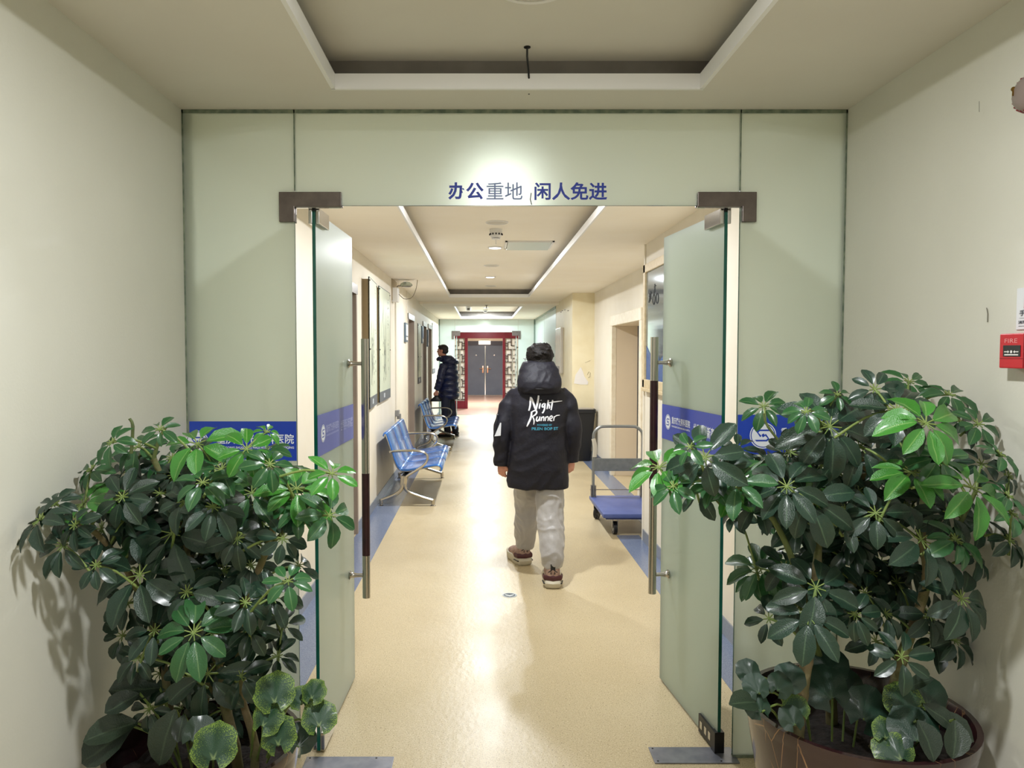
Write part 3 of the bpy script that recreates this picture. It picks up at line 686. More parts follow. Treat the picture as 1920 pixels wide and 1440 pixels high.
def make_bench(Y0, label):
    b = thing('waiting_bench', label, 'bench', (GX0, Y0, 0), 'blue steel waiting benches along the left wall')
    prof = smooth_path([(.075, 0, .735), (.085, 0, .765), (.11, 0, .765), (.13, 0, .71), (.165, 0, .60), (.205, 0, .47), (.245, 0, .395), (.31, 0, .375), (.42, 0, .39), (.56, 0, .418), (.645, 0, .43), (.685, 0, .415), (.695, 0, .385), (.68, 0, .36)], 4)
    N = len(prof); nr = []
    for i in range(N):
        t = (prof[min(i+1, N-1)] - prof[max(i-1, 0)]).normalized(); nr.append(Vector((-t.z, 0, t.x)))
    wy = .545; gap = .02; x0w = .04
    for k in range(3):
        ya = x0w + k*(wy+gap); yb = ya+wy; m = MB()
        ys = [ya, ya+.012, ya+.03, (ya+yb)/2, yb-.03, yb-.012, yb]; hz = [-.014, -.004, 0, 0, 0, -.004, -.014]
        vs = []
        for p, q in zip(prof, nr):
            for yy, hh in zip(ys, hz): vs.append(p + q*(-hh if False else hh) + Vector((0, yy, 0)))
        c = len(ys); fs = [(i*c+j, i*c+j+1, (i+1)*c+j+1, (i+1)*c+j) for i in range(N-1) for j in range(c-1)]
        m.add(vs, fs)
        o = m.build('seat_shell', m_bblue, b, smooth=60, local=True, recalc=False)
        so = o.modifiers.new('s', 'SOLIDIFY'); so.thickness = .012; so.offset = -1
        for yy in (ya-.001, yb+.001):
            e = MB(); e.tube([p + q*(-.012) + Vector((0, yy, 0)) for p, q in zip(prof, nr)], .0065, 6)
            e.build('edge_trim', m_chrome, o, smooth=True, local=True)
        br = MB(); br.tube([(.19, (ya+yb)/2, .44), (.22, (ya+yb)/2, .36), (.29, (ya+yb)/2, .31), (.42, (ya+yb)/2, .34)], [(.012, .03)]*4, 8)
        br.build('seat_bracket', m_black, b, smooth=True, local=True)
    L = x0w*2 + 3*wy + 2*gap
    m = MB(); m.bbox(.26, .32, .0, L, .255, .305, .008); m.build('beam', m_black, b, local=True)
    for yy in (.0, L):
        m = MB()
        post = smooth_path([(.30, yy, .32), (.295, yy, .27), (.29, yy, .22)], 3)
        m.tube(post, [(.035, .022)]*len(post), 12, up=(1, 0, 0))
        for pts in ([(.285, yy, .235), (.265, yy, .17), (.19, yy, .115), (.09, yy, .075), (.055, yy, .06)],
                    [(.30, yy, .235), (.325, yy, .17), (.41, yy, .125), (.55, yy, .08), (.605, yy, .065)]):
            q = smooth_path(pts, 5); m.tube(q, [(.020-.004*i/len(q), .024) for i in range(len(q))], 12, up=(0, 0, 1))
            m.tube([q[-1]+Vector((0, 0, .012)), (q[-1].x, yy, .02)], .019, 12)
        m.build('leg_frame', m_chrome_w, b, smooth=True, local=True)
        m = MB()
        for x in (.055, .605): m.lathe([(.03, 0), (.031, .006), (.014, .014), (.01, .03)], x, yy, 0.0, 16)
        m.build('foot', m_chrome, b, smooth=True, local=True)
        m = MB()
        arm = smooth_path([(.155, yy, .575), (.19, yy, .582), (.32, yy, .588), (.46, yy, .585), (.535, yy, .55), (.545, yy, .49), (.50, yy, .43), (.41, yy, .37), (.33, yy, .32), (.30, yy, .28)], 5)
        m.tube(arm, [(.014, .02)]*len(arm), 12, up=(0, 0, 1))
        m.ball((.155, yy, .575), (.016, .02, .016))
        m.build('armrest', m_chrome_w, b, smooth=True, local=True)
    return b
m_chrome_w = mat('worn_chrome', '#B8B2A6', .22, 1)
make_bench(7.80, 'nearer blue three seat steel bench with chrome armrests on the left')
make_bench(12.2, 'farther blue three seat steel bench, in front of the man in the puffer coat')

# ------------------------------------------------------------------ platform trolley
t = thing('platform_trolley', 'folding platform trolley with blue deck and grey tube handle in the alcove', 'trolley', (1.36, 6.9, 0))
m = MB(); m.bbox(1.07, 1.665, 6.47, 7.33, .165, .205, .014)
m.build('deck', mat('blue_plastic_deck', '#47558E', .45, noise_c='#505E96', nscale=8, bump=.1, bscale=200), t, smooth=40)
m = MB(); m.box(1.10, 1.635, 6.50, 7.30, .15, .166); m.build('deck_underside', mat('deck_rib', '#2C3870', .5), t)
def caster(x, y, ang, name='caster_wheel'):
    m = MB(); c = Vector((x, y, .058)); a = Vector((math.cos(ang), math.sin(ang), 0))
    m.tube([c-a*.016, c+a*.016], .058, 24)
    w = m.build(name, m_black, t, smooth=50)
    m = MB(); m.tube([c-a*.0175, c+a*.0175], .032, 16)
    h = m.build('hub', mat('pale_hub', '#8F8C86', .5), w, smooth=50)
    m = MB()
    for k in range(6):
        e = 2*PI*k/6; d = Vector((-a.y, a.x, 0))*math.cos(e) + Vector((0, 0, 1))*math.sin(e)
        m.tube([c+d*.045-a*.0178, c+d*.045+a*.0178], .007, 8)
    m.build('rim_holes', mat('pale_hub', '#8F8C86', .5), w)
    m = MB(); n = Vector((-a.y, a.x, 0))
    for s_ in (-1, 1):
        q = c + a*.022*s_; m.prism([(-.02, .0), (.02, .0), (.035, .1), (-.035, .1)], 'x', -.002, .002)
        k = 8; m.v[-k:] = [q + n*v.y + a*v.x + Vector((0, 0, v.z)) for v in m.v[-k:]]
    m.box(x-.045, x+.045, y-.04, y+.04, .145, .152)
    m.build('caster_fork', m_steel, t)
caster(1.13, 7.20, -.55); caster(1.60, 7.20, .1); caster(1.19, 6.58, .05); caster(1.60, 6.58, .05)
m_tubeg = mat('grey_painted_tube', '#8E918F', .35, .6)
hy = 7.26; m = MB(); xl, xr = 1.10, 1.585
path = [(xl, hy, .21)] + smooth_path([(xl, hy, .78), (xl+.01, hy, .845), (xl+.06, hy, .89), (xl+.12, hy, .9), (xr-.12, hy, .9), (xr-.06, hy, .89), (xr-.01, hy, .845), (xr, hy, .78)], 5) + [(xr, hy, .21)]
m.tube(path, .0145, 12, up=(0, 1, 0)); m.build('push_handle', m_tubeg, t, smooth=True)
m = MB(); m.bbox(xl-.012, xr+.012, hy-.012, hy+.006, .46, .585, .004); m.build('crosspiece', mat('brushed_grey_sheet', '#888D90', .4, .7, noise_c='#7E8386', nscale=30), t)
m = MB(); m.tube([(xl-.03, hy, .275), (xr+.03, hy, .275)], .004, 8)
for x in (xl, xr): m.box(x-.024, x-.016, hy-.03, hy+.025, .2, .32); m.box(x+.016, x+.024, hy-.03, hy+.025, .2, .32)
m.build('fold_hinge', m_steel, t)
m = MB(); m.tube(smooth_path([(xl-.002, hy-.005, .78), (xl+.015, hy-.015, .70), (xl+.01, hy-.015, .60)], 4), [(.02, .012)]*9, 8); m.build('wrapped_tape', mat('dirty_tape', '#C9C3B4', .7), t, smooth=True)

# ------------------------------------------------------------------ black bin
t = thing('waste_bin', 'tall black tapering waste bin with a pale liner against the alcove corner', 'bin', (1.52, 11.12, 0))
m = MB(); bxx, byy = 1.50, 11.15
m.rings([(bxx, byy, 0, .13, .10), (bxx, byy, .02, .135, .105), (bxx, byy, .72, .20, .15), (bxx, byy, .73, .21, .16), (bxx, byy, .78, .21, .16), (bxx, byy, .78, .19, .14), (bxx, byy, .70, .18, .13)], 32, power=6)
m.build('bin_body', mat('matt_black_bin', '#191A1E', .5), t, smooth=35)
m = MB(); m.box(bxx-.17, bxx+.17, byy-.12, byy-.06, .782, .79); m.box(bxx-.12, bxx-.09, byy-.12, byy+.12, .782, .795); m.box(bxx-.17, bxx+.17, byy+.07, byy+.12, .782, .79)
m.build('liner_rim', mat('pale_liner', '#C9BFB0', .6), t)

# ------------------------------------------------------------------ plaster patches and scratches on the alcove end wall
def pw(x, y): return px(x, y, AY1-.002)
m = MB(); P0 = [pw(*p) for p in ((1076, 719), (1079, 703), (1085, 694), (1089, 688), (1093, 697), (1096, 706), (1103, 716), (1102, 721), (1088, 721))]
m.prism([(p.x, p.z) for p in P0], 'y', AY1-.0035, AY1); tag(m.build('plaster_patch', mat('white_filler', '#E6E1DC', .8)), None, None, None, 'structure')
m = MB(); m.tube([pw(1101, 703), pw(1104, 697), pw(1107, 699), pw(1106, 707), pw(1103, 708)], .003, 6); m.tube([pw(1097, 680), pw(1107, 676)], .002, 5)
tag(m.build('wall_crack', mat('crack_grey', '#A3977C', .8)), None, None, None, 'structure')
m = MB(); c = px(1053, 583, AY1-.01)
for dx, dz in ((0, 0), (.04, .012), (.09, .0), (-.02, -.02)): m.tube([(c.x+dx, AY1-.012, c.z+dz), (c.x+dx+.02, AY1-.014, c.z+dz+.006)], .006, 6)
tag(m.build('wall_scar', mat('scar_brown', '#6E6455', .8)), None, None, None, 'structure')

# ------------------------------------------------------------------ hangings on the left wall
m_scroll = mat('pale_green_scroll_paper', '#D5DAC0', .35, noise_c='#C6CDB8', nscale=2.4, nmix=(.3, .7))
m_ink = mat('ink', '#454A46', .6); m_ink2 = mat('grey_ink', '#AEB5A4', .6); m_ink3 = mat('black_ink', '#2A2C2C', .6)
m_foot = mat('slate_grey_label', '#5B6068', .4)
def wall_scroll(y0, y1, z0, z1, tilt0, tilt1, label, seed, foot=.11):
    rng = random.Random(seed)
    t = thing('hanging_scroll', label, 'poster', (GX0, (y0+y1)/2, z0), 'tall ink painting boards on the left wall')
    def P(y, z, d=0): f = (y-y0)/(y1-y0); return Vector((GX0 + .012 + tilt0*(1-f) + tilt1*f + d, y, z))
    def sl(m, ya, yb, za, zb, d0, d1, mi=0):
        m.add([P(ya, za, d0), P(yb, za, d0), P(yb, zb, d0), P(ya, zb, d0), P(ya, za, d1), P(yb, za, d1), P(yb, zb, d1), P(ya, zb, d1)], [(0,1,2,3),(4,7,6,5),(0,4,5,1),(1,5,6,2),(2,6,7,3),(3,7,4,0)], mi)
    m = MB(); sl(m, y0, y1, z0+foot, z1, 0, .008); m.build('board', m_scroll, t)
    m = MB(); yy = y0+.02; m.add([(GX0, yy, z0), (GX0, y1-.02, z0), P(y1-.02, z0, -.001), P(yy, z0, -.001), (GX0, yy, z1-.02), (GX0, y1-.02, z1-.02), P(y1-.02, z1-.02, -.001), P(yy, z1-.02, -.001)] if y0 < 10 else [(GX0, y0+.05, z1-.1), (GX0, y0+.1, z1-.1), (GX0+.01, y0+.1, z1-.1), (GX0+.01, y0+.05, z1-.1), (GX0, y0+.05, z1-.05), (GX0, y0+.1, z1-.05), (GX0+.01, y0+.1, z1-.05), (GX0+.01, y0+.05, z1-.05)], [(0,1,2,3),(4,7,6,5),(0,4,5,1),(1,5,6,2),(2,6,7,3),(3,7,4,0)]); m.build('backing_board', mat('shadow_brown_board', '#93805F', .6), t)  # brown board filling the gap, with the gap's shadow in its colour
    m = MB(); sl(m, y0, y1, z0, z0+foot, 0, .0082); o = m.build('foot_label', m_foot, t)
    m = MB(); yc = y0+(y1-y0)*.42; sl(m, yc-.06, yc+.06, z0+foot*.3, z0+foot*.75, .0085, .0092); m.build('label_plate', mat('pale_plate', '#B9C0C6', .4), o)
    m = MB(); w = .007
    sl(m, y0, y0+w, z0, z1, -.001, .0095); sl(m, y1-w, y1, z0, z1, -.001, .0095); sl(m, y0, y1, z1-w, z1, -.001, .0095); m.build('edge_frame', mat('thin_dark_edge', '#565C58', .4), t)
    def tb(m, pts, r, n):
        r = r if isinstance(r, list) else [r]*len(pts)
        m.tube(pts, [(.0003, q*2.3) for q in r], 4, up=(1, 0, 0))
    m = MB(); H = z1-z0-foot; B = z0+foot
    # column of written marks
    for k in range(9):
        zc = z1-.12-k*H*.085; yc = y1-(y1-y0)*.2
        if rng.random() < .12: continue
        for _ in range(5):
            a, b = yc+rng.uniform(-.035, .035), zc+rng.uniform(-.03, .03); tb(m, [P(a, b, .0088), P(a+rng.uniform(-.03, .03), b+rng.uniform(-.025, .025), .0084)], .0016, 4)
    # reeds and stems of the painting
    for k in range(7):
        yc = y0+(y1-y0)*rng.uniform(.15, .6); zz = B+H*rng.uniform(.05, .2); pts = []
        for q in range(7): pts.append(P(yc+math.sin(q*.7+k)*.012*q/3, zz+H*(.1+.07*(k % 3+4))*q/6*.9, .0088))
        tb(m, pts, [.0015, .0018, .0018, .0015, .0012, .001, .001], 4)
    for k in range(16 if y0 < 10 else 4):
        yc = y0+(y1-y0)*rng.uniform(.3, .62); zc = B+H*rng.uniform(.08, .5); a = rng.uniform(-1, 1)
        tb(m, [P(yc, zc, .0088), P(yc+.03*math.sin(a), zc+.03*math.cos(a), .0088), P(yc+.05*math.sin(a), zc+.045*math.cos(a), .0088)], [.001, .0035, .001], 5)
    tag(m.build('ink_drawing', m_ink, t), kind='stuff')
    m = MB()
    for k in range(10 if y0 < 10 else 2):
        yc = y0+(y1-y0)*rng.uniform(.1, .6); zc = B+H*rng.uniform(.3, .9); pts = [P(yc+.012*math.sin(q+k), zc-.05*q, .0086) for q in range(5)]
        tb(m, pts, [.001, .0035, .005, .003, .001], 5)
    tag(m.build('ink_wash', m_ink2, t), kind='stuff')
    m = MB()
    for yy in (y0+.03, y1-.03):
        for zz in (z0+H*.5, z1-.03): m.ball(P(yy, zz, .011), .008, seg=8, rings=5)
    m.build('screws', m_steel, t, smooth=True)
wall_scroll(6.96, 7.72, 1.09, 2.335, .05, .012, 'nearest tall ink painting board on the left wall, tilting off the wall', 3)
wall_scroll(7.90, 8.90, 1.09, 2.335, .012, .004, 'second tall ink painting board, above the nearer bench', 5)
wall_scroll(12.98, 13.6, 1.08, 2.14, -.010, -.008, 'third narrow ink painting board, between the second and third doors', 8)
wall_scroll(16.75, 17.7, 1.15, 2.3, -.010, -.008, 'farthest ink painting board, beside the man in the puffer coat', 11)
def wall_sign(y, z0, z1, w, frame, face, label, name='door_sign'):
    t = thing(name, label, 'sign', (GX0, y, z0))
    m = MB(); m.bbox(GX0, GX0+.03, y-w/2, y+w/2, z0, z1, .006); m.build('sign_frame', frame, t)
    m = MB(); m.box(GX0+.029, GX0+.033, y-w/2+.018, y+w/2-.018, z0+(z1-z0)*.33, z1-.025)
    f = m.build('sign_face', face, t)
    m = MB(); m.box(GX0+.029, GX0+.033, y-w/2+.03, y+w/2-.03, z0+.03, z0+(z1-z0)*.26); m.build('sign_slot', m_white, t)
m_sframe = mat('blue_grey_sign_frame', '#62707E', .35, .4)
wall_sign(10.85, 1.78, 2.06, .3, m_sframe, mat('white_sign_face', '#E6EEF2', .3), 'small framed door sign before the second left door')
wall_sign(13.82, 1.80, 2.12, .3, m_sframe, mat('blue_sign_face', '#3F6FA8', .3), 'small blue door sign before the third left door')
wall_sign(15.2, 1.75, 2.1, .14, m_sframe, mat('grey_sign_face', '#A4AEC0', .3), 'narrow grey sign strip between the third and fourth left doors')
m = MB(); m.tube([px(1850, 577, 2.076), px(1852, 588, 2.073), px(1851.5, 604, 2.074)], .0012, 5); tag(m.build('wall_scratch', mat('scratch_grey', '#6E6C62', .8)), kind='structure')
m = MB(); m.tube([px(1836, 190, 2.1), px(1836, 210, 2.1)], .0008, 4); tag(m.build('wall_scratch', mat('scratch_grey', '#6E6C62', .8)), kind='structure')
t = thing('emergency_lamp', 'white emergency lamp box with a clear dome and wire high on the left wall', 'emergency lamp', (GX0, 9.35, 2.3))
m = MB(); m.bbox(GX0, GX0+.075, 9.28, 9.46, 2.26, 2.44, .01); m.build('lamp_box', m_white, t)
m = MB(); m.bbox(GX0, GX0+.01, 9.26, 9.75, 2.28, 2.545, .003); m.build('backing_board', mat('brownish_board', '#B5A58A', .6), t)
m = MB(); m.lathe([(.001, .045), (.04, .04), (.072, .018), (.08, 0), (.07, -.012), (.001, -.014)], GX0+.17, 9.4, 2.475, 24); m.build('lamp_dome', mat('clear_dome', '#C4CBBB', .12, trans=.55, ior=1.2), t, smooth=True)
m = MB(); m.tube([(GX0+.05, 9.4, 2.44), (GX0+.06, 9.4, 2.465), (GX0+.12, 9.4, 2.468)], .008, 8); m.lathe([(.06, 0), (.062, -.008), (.001, -.01)], GX0+.17, 9.4, 2.462, 20); m.build('dome_bracket', m_steel, t, smooth=True)
m = MB(); m.tube(smooth_path([(GX0+.08, 9.36, 2.36), (GX0+.15, 9.36, 2.30), (GX0+.24, 9.38, 2.32), (GX0+.29, 9.4, 2.42), (GX0+.31, 9.42, 2.545)], 5), .004, 6); m.build('wire', mat('dark_wire', '#6E6354', .5), t, smooth=True)
m = MB(); m.bbox(GX0-.001, GX0+.018, 9.60, 9.63, .87, 2.275, .003); tag(m.build('cable_duct', m_wall), 'thin vertical cable duct running down the left wall to a small outlet', 'cable duct')
m = MB(); m.bbox(GX0, GX0+.05, 9.56, 9.68, .80, .88, .006); m.bbox(GX0+.02, GX0+.07, 9.6, 9.66, .76, .83, .006); tag(m.build('wall_outlet', mat('grey_outlet', '#8E8C88', .4)), 'small grey outlet above the nearer bench at the end of the duct', 'outlet')
m = MB(); m.bbox(GX0, GX0+.014, 11.06, 11.09, 0, 2.545, .003); tag(m.build('cable_duct', m_wall), 'thin vertical trim line just before the second left door', 'cable duct')

# ------------------------------------------------------------------ framed notice on the near right wall
m_pale_wood = mat('pale_wood', '#DCC9A4', .45, noise_c='#CDB88F', nscale=30, bump=.1, bscale=80)
t = thing('framed_mirror_notice', 'tall pale wood framed glass notice reflecting the corridor, right wall behind the open door', 'notice board', (GX1, 5.95, 1.33))
y0, y1, z0, z1 = 5.50, 6.30, 1.33, 2.36; w = .07; m = MB()
m.bbox(GX1-.035, GX1, y0, y0+w, z0, z1, .005); m.bbox(GX1-.035, GX1, y1-w, y1, z0, z1, .005); m.bbox(GX1-.035, GX1, y0, y1, z1-w, z1, .005); m.bbox(GX1-.035, GX1, y0, y1, z0, z0+w, .005)
m.bbox(GX1-.045, GX1, y0-.02, y1+.01, z0-.03, z0, .004)
m.build('wood_frame', m_pale_wood, t)
m = MB(); m.box(GX1-.02, GX1-.012, y0+w-.004, y1-w+.004, z0+w-.004, z1-w+.004)
m.build('glass_sheet', mat('reflecting_glass', '#AEBBC6', .06, .75), t)
m = MB()
def ink(pts, r=.0035): m.tube([(GX1-.0215, 6.16-(a)*.42, 2.20-b*.75) for a, b in pts], r, 5)
for a, b in ((.12, .12), (.22, .10), (.55, .04)):
    ink([(a, b), (a+.02, b+.09)]); ink([(a-.05, b+.03), (a+.08, b+.02)]); ink([(a+.01, b+.04), (a-.05, b+.10)])
for a, b in ((.48, .20), (.75, .20)):
    ink([(a+.09*math.cos(q*PI/6), b+.055*math.sin(q*PI/6)) for q in range(13)], .0035)
m.build('brush_writing', m_ink3, t)
m = MB(); m.prism([(5.6, z0+w), (6.2, z0+w), (6.2, z0+w+.28), (6.05, z0+w+.20), (5.9, z0+w+.33), (5.75, z0+w+.15), (5.6, z0+w+.22)], 'x', GX1-.0225, GX1-.0205)
m.build('blue_print', mat('deep_blue_print', '#27549A', .25), t)

# notice case on the right wall beyond the alcove
t = thing('notice_case', 'narrow white framed notice case on the wall beyond the alcove, right of the walking man', 'notice board', (GX1, 13.1, 1.2))
m = MB(); m.bbox(GX1-.05, GX1, 12.72, 13.6, 1.27, 2.06, .01); m.build('case_frame', mat('silver_case', '#C9C4BC', .3, .3), t)
m = MB(); m.box(GX1-.053, GX1-.049, 12.78, 13.54, 1.42, 2.02); m.build('case_face', mat('case_paper', '#E4E4DC', .25), t)
m = MB(); m.box(GX1-.053, GX1-.049, 12.9, 13.4, 1.30, 1.39); m.build('case_label', mat('grey_label', '#7A7880', .4), t)
# posters on the far side behind the blue green glass wall
t = thing('display_board', 'blue and white display board behind the glass wall of the far corridor', 'poster', (GX1+.15, 14.6, 1.2))
m = MB(); m.box(GX1+.12, GX1+.14, 14.2, 15.6, .9, 2.1); m.build('board', mat('display_blue', '#3C6C9C', .4, noise_c='#88A8C4', nscale=4), t)
m = MB(); m.box(GX1+.12, GX1+.14, 14.2, 14.24, 0, .9); m.box(GX1+.12, GX1+.14, 15.56, 15.6, 0, .9); m.box(GX1+.05, GX1+.2, 14.19, 14.25, 0, .02); m.box(GX1+.05, GX1+.2, 15.55, 15.61, 0, .02); m.build('stand_post', m_steel, t)
m = MB(); m.box(GX1+.115, GX1+.12, 14.3, 15.5, 1.1, 1.3); m.box(GX1+.115, GX1+.12, 14.3, 15.5, 1.9, 2.0); m.build('white_stripes', m_white, t)

# ------------------------------------------------------------------ fire call point, sounder, notices on the right lobby wall
m_firered = mat('fire_red_plastic', '#C0202C', .35)
t = thing('fire_call_point', 'red square fire alarm call point on the right wall above the plant', 'fire alarm', (LX1, 1.9, 1.62))
ya, yb, za, zb = 1.845, 1.968, px(0, 690, 1.968).z, px(0, 626, 1.968).z
def _call():
    m = MB(); m.bbox(LX1-.042, LX1-.001, ya, yb, za, zb, .003); m.build('housing', m_firered, t)
    wy0, wy1 = yb-.078, yb-.016; wz0, wz1 = za+(zb-za)*.34, za+(zb-za)*.66
    m = MB(); m.box(LX1-.0435, LX1-.041, wy0, wy1, wz0, wz1); o = m.build('window', mat('dark_window', '#1D2326', .2), t)
    m = MB(); X = LX1-.0442; yc = (wy0+wy1)/2; zc = wz0+(wz1-wz0)*.42
    for s_ in (-1, 1): m.add([(X, yc+s_*.007, zc), (X, yc+s_*.013, zc+.004), (X, yc+s_*.013, zc+.0012), (X, yc+s_*.026, zc+.0012), (X, yc+s_*.026, zc-.0012), (X, yc+s_*.013, zc-.0012), (X, yc+s_*.013, zc-.004)], [tuple(range(7))])
    m.add([(X, yc+.004*math.cos(a*PI/6), zc+.004*math.sin(a*PI/6)) for a in range(12)], [tuple(range(12))])
    m.box(X, X+.0005, wy0+.006, wy1-.006, wz0+.003, wz0+.006)
    m.build('window_mark', m_white, o)
    m = MB(); lettering(m, 'FIRE', (LX1-.0428, wy1-.004, zb-(zb-za)*.27), (0, -1, 0), (0, 0, 1), .046, .011)
    m.build('lettering', mat('pale_red_lettering', '#E39A98', .5), t)
    m = MB(); m.box(LX1-.0432, LX1-.0415, wy0-.012, wy0-.010, za+.002, zb-.002); m.box(LX1-.0432, LX1-.0415, wy0-.010, yb-.003, za+(zb-za)*.28, za+(zb-za)*.29); m.build('groove', mat('dark_red', '#7E1018', .5), t)
_call()
t = thing('instruction_notice', 'small white instruction card above the red fire call point', 'notice', (LX1, 1.85, 1.7))
def _card():
    y0, y1 = 1.76, 1.962; z0, z1 = px(0, 618, 1.962).z, px(0, 541, 1.962).z
    m = MB(); m.box(LX1-.004, LX1-.0005, y0, y1, z0, z1); m.build('card', mat('glossy_card', '#DDE0E4', .25), t)
    m = MB(); m.box(LX1-.0046, LX1-.004, y0+.02, y1-.027, z0+(z1-z0)*.5, z1-.012); m.build('red_block', mat('orange_red_print', '#D5482E', .4), t)
    X = LX1-.0048; m = MB()
    lettering(m, '手动报警', (X, y1-.012, z0+(z1-z0)*.32), (0, -1, 0), (0, 0, 1), .085, .016, .02)
    lettering(m, '消防设施', (X, y1-.008, z0+(z1-z0)*.13), (0, -1, 0), (0, 0, 1), .06, .009, .02)
    m.box(X, X+.0003, y0+.01, y1-.01, z0+.008, z0+.009); m.box(X, X+.0003, y0+.01, y1-.012, z0+(z1-z0)*.27, z0+(z1-z0)*.275)
    m.build('lettering', mat('dark_print', '#2A3140', .5), t)
_card()
m = MB(); m.box(LX1-.003, LX1-.0005, 1.80, 1.937, px(0, 315, 1.937).z, px(0, 250, 1.937).z); tag(m.build('paper_note', mat('white_paper', '#D5DCE2', .5)), 'plain white paper between sounder and instruction card on the right wall', 'notice')
t = thing('alarm_sounder', 'round clear and red ribbed fire alarm sounder high on the right wall', 'fire alarm', (LX1, 1.83, 2.24))
def _sounder():
    r = .052; z = 2.27; y = 1.885
    def dome(prof, mt, nm, par=t, n=32, ribs=False):
        m = MB(); vs = []; fs = []
        for (rr, d) in prof:
            for k in range(n):
                a = 2*PI*k/n; q = rr*(1+(.05 if ribs and k % 2 else 0)); vs.append((LX1-d, y+q*math.cos(a), z+q*math.sin(a)))
        for i in range(len(prof)-1):
            for k in range(n): k2 = (k+1) % n; fs.append((i*n+k, i*n+k2, (i+1)*n+k2, (i+1)*n+k))
        fs.append(tuple((len(prof)-1)*n+k for k in range(n))); m.add(vs, fs); return m.build(nm, mt, par, smooth=True)
    dome([(r*.95, 0), (r, .01), (r*.98, .03), (r*.9, .04), (r*.88, .042)], mat('cloudy_lens', '#A89A92', .2, trans=.35, ior=1.3), 'lens_base')
    dome([(r*.9, .035), (r*.86, .05), (r*.7, .062), (r*.45, .07), (r*.1, .072)], mat('cloudy_lens', '#A89A92', .2, trans=.35, ior=1.3), 'lens_dome')
    dome([(r*.80, .02), (r*.84, .03), (r*.72, .05), (r*.5, .058)], mat('sounder_red', '#8A1E2C', .35), 'red_core')
    m = MB()
    for k in range(20):
        a = 2*PI*k/20; d = Vector((0, math.cos(a), math.sin(a))); C = Vector((LX1, y, z))
        m.tube([C+d*r*.93+Vector((-.036, 0, 0)), C+d*r*.80+Vector((-.057, 0, 0))], .0022, 5)
    tag(m.build('ribs', mat('sounder_rib', '#7E2630', .35), t), kind='stuff')
    m = MB(); m.ball((LX1-.068, y+.022, z+.018), .006, seg=8, rings=6); m.tube([(LX1-.07, y+.02, z+.02), (LX1-.072, y+.018, z+.0)], .002, 5); m.build('screw', mat('brass', '#8A6A30', .3, .9), t)
    m = MB(); m.tube([(LX1-.012, y-.005, z-.055), (LX1-.012, y-.005, z-.075)], .012, 10); m.build('cable_gland', mat('yellowed_plastic', '#B5AC92', .5), t)
_sounder()

# ------------------------------------------------------------------ floor sticker
t = thing('floor_sticker', 'small round dark sticker with a pale arrow on the corridor floor', 'sticker', (.185, 4.9, 0))
m = MB(); m.lathe([(.05, 0), (.05, .0012), (.001, .0013)], .187, 4.9, .0002, 32); m.build('disc', mat('sticker_dark', '#232D31', .5), t)
m = MB(); m.lathe([(.050, .0014), (.0475, .0016), (.0455, .0014)], .187, 4.9, 0, 32, cap=False); m.lathe([(.0425, .0014), (.041, .0016), (.039, .0014)], .187, 4.9, 0, 32, cap=False); m.build('rings', mat('sticker_pale', '#BFC6C4', .4), t)
m = MB(); m.prism([(.187-.028, 4.915), (.187, 4.893), (.187+.028, 4.915), (.187+.028, 4.898), (.187, 4.875), (.187-.028, 4.898)], 'z', .0013, .0018); m.build('arrow', mat('sticker_pale', '#BFC6C4', .4), t)
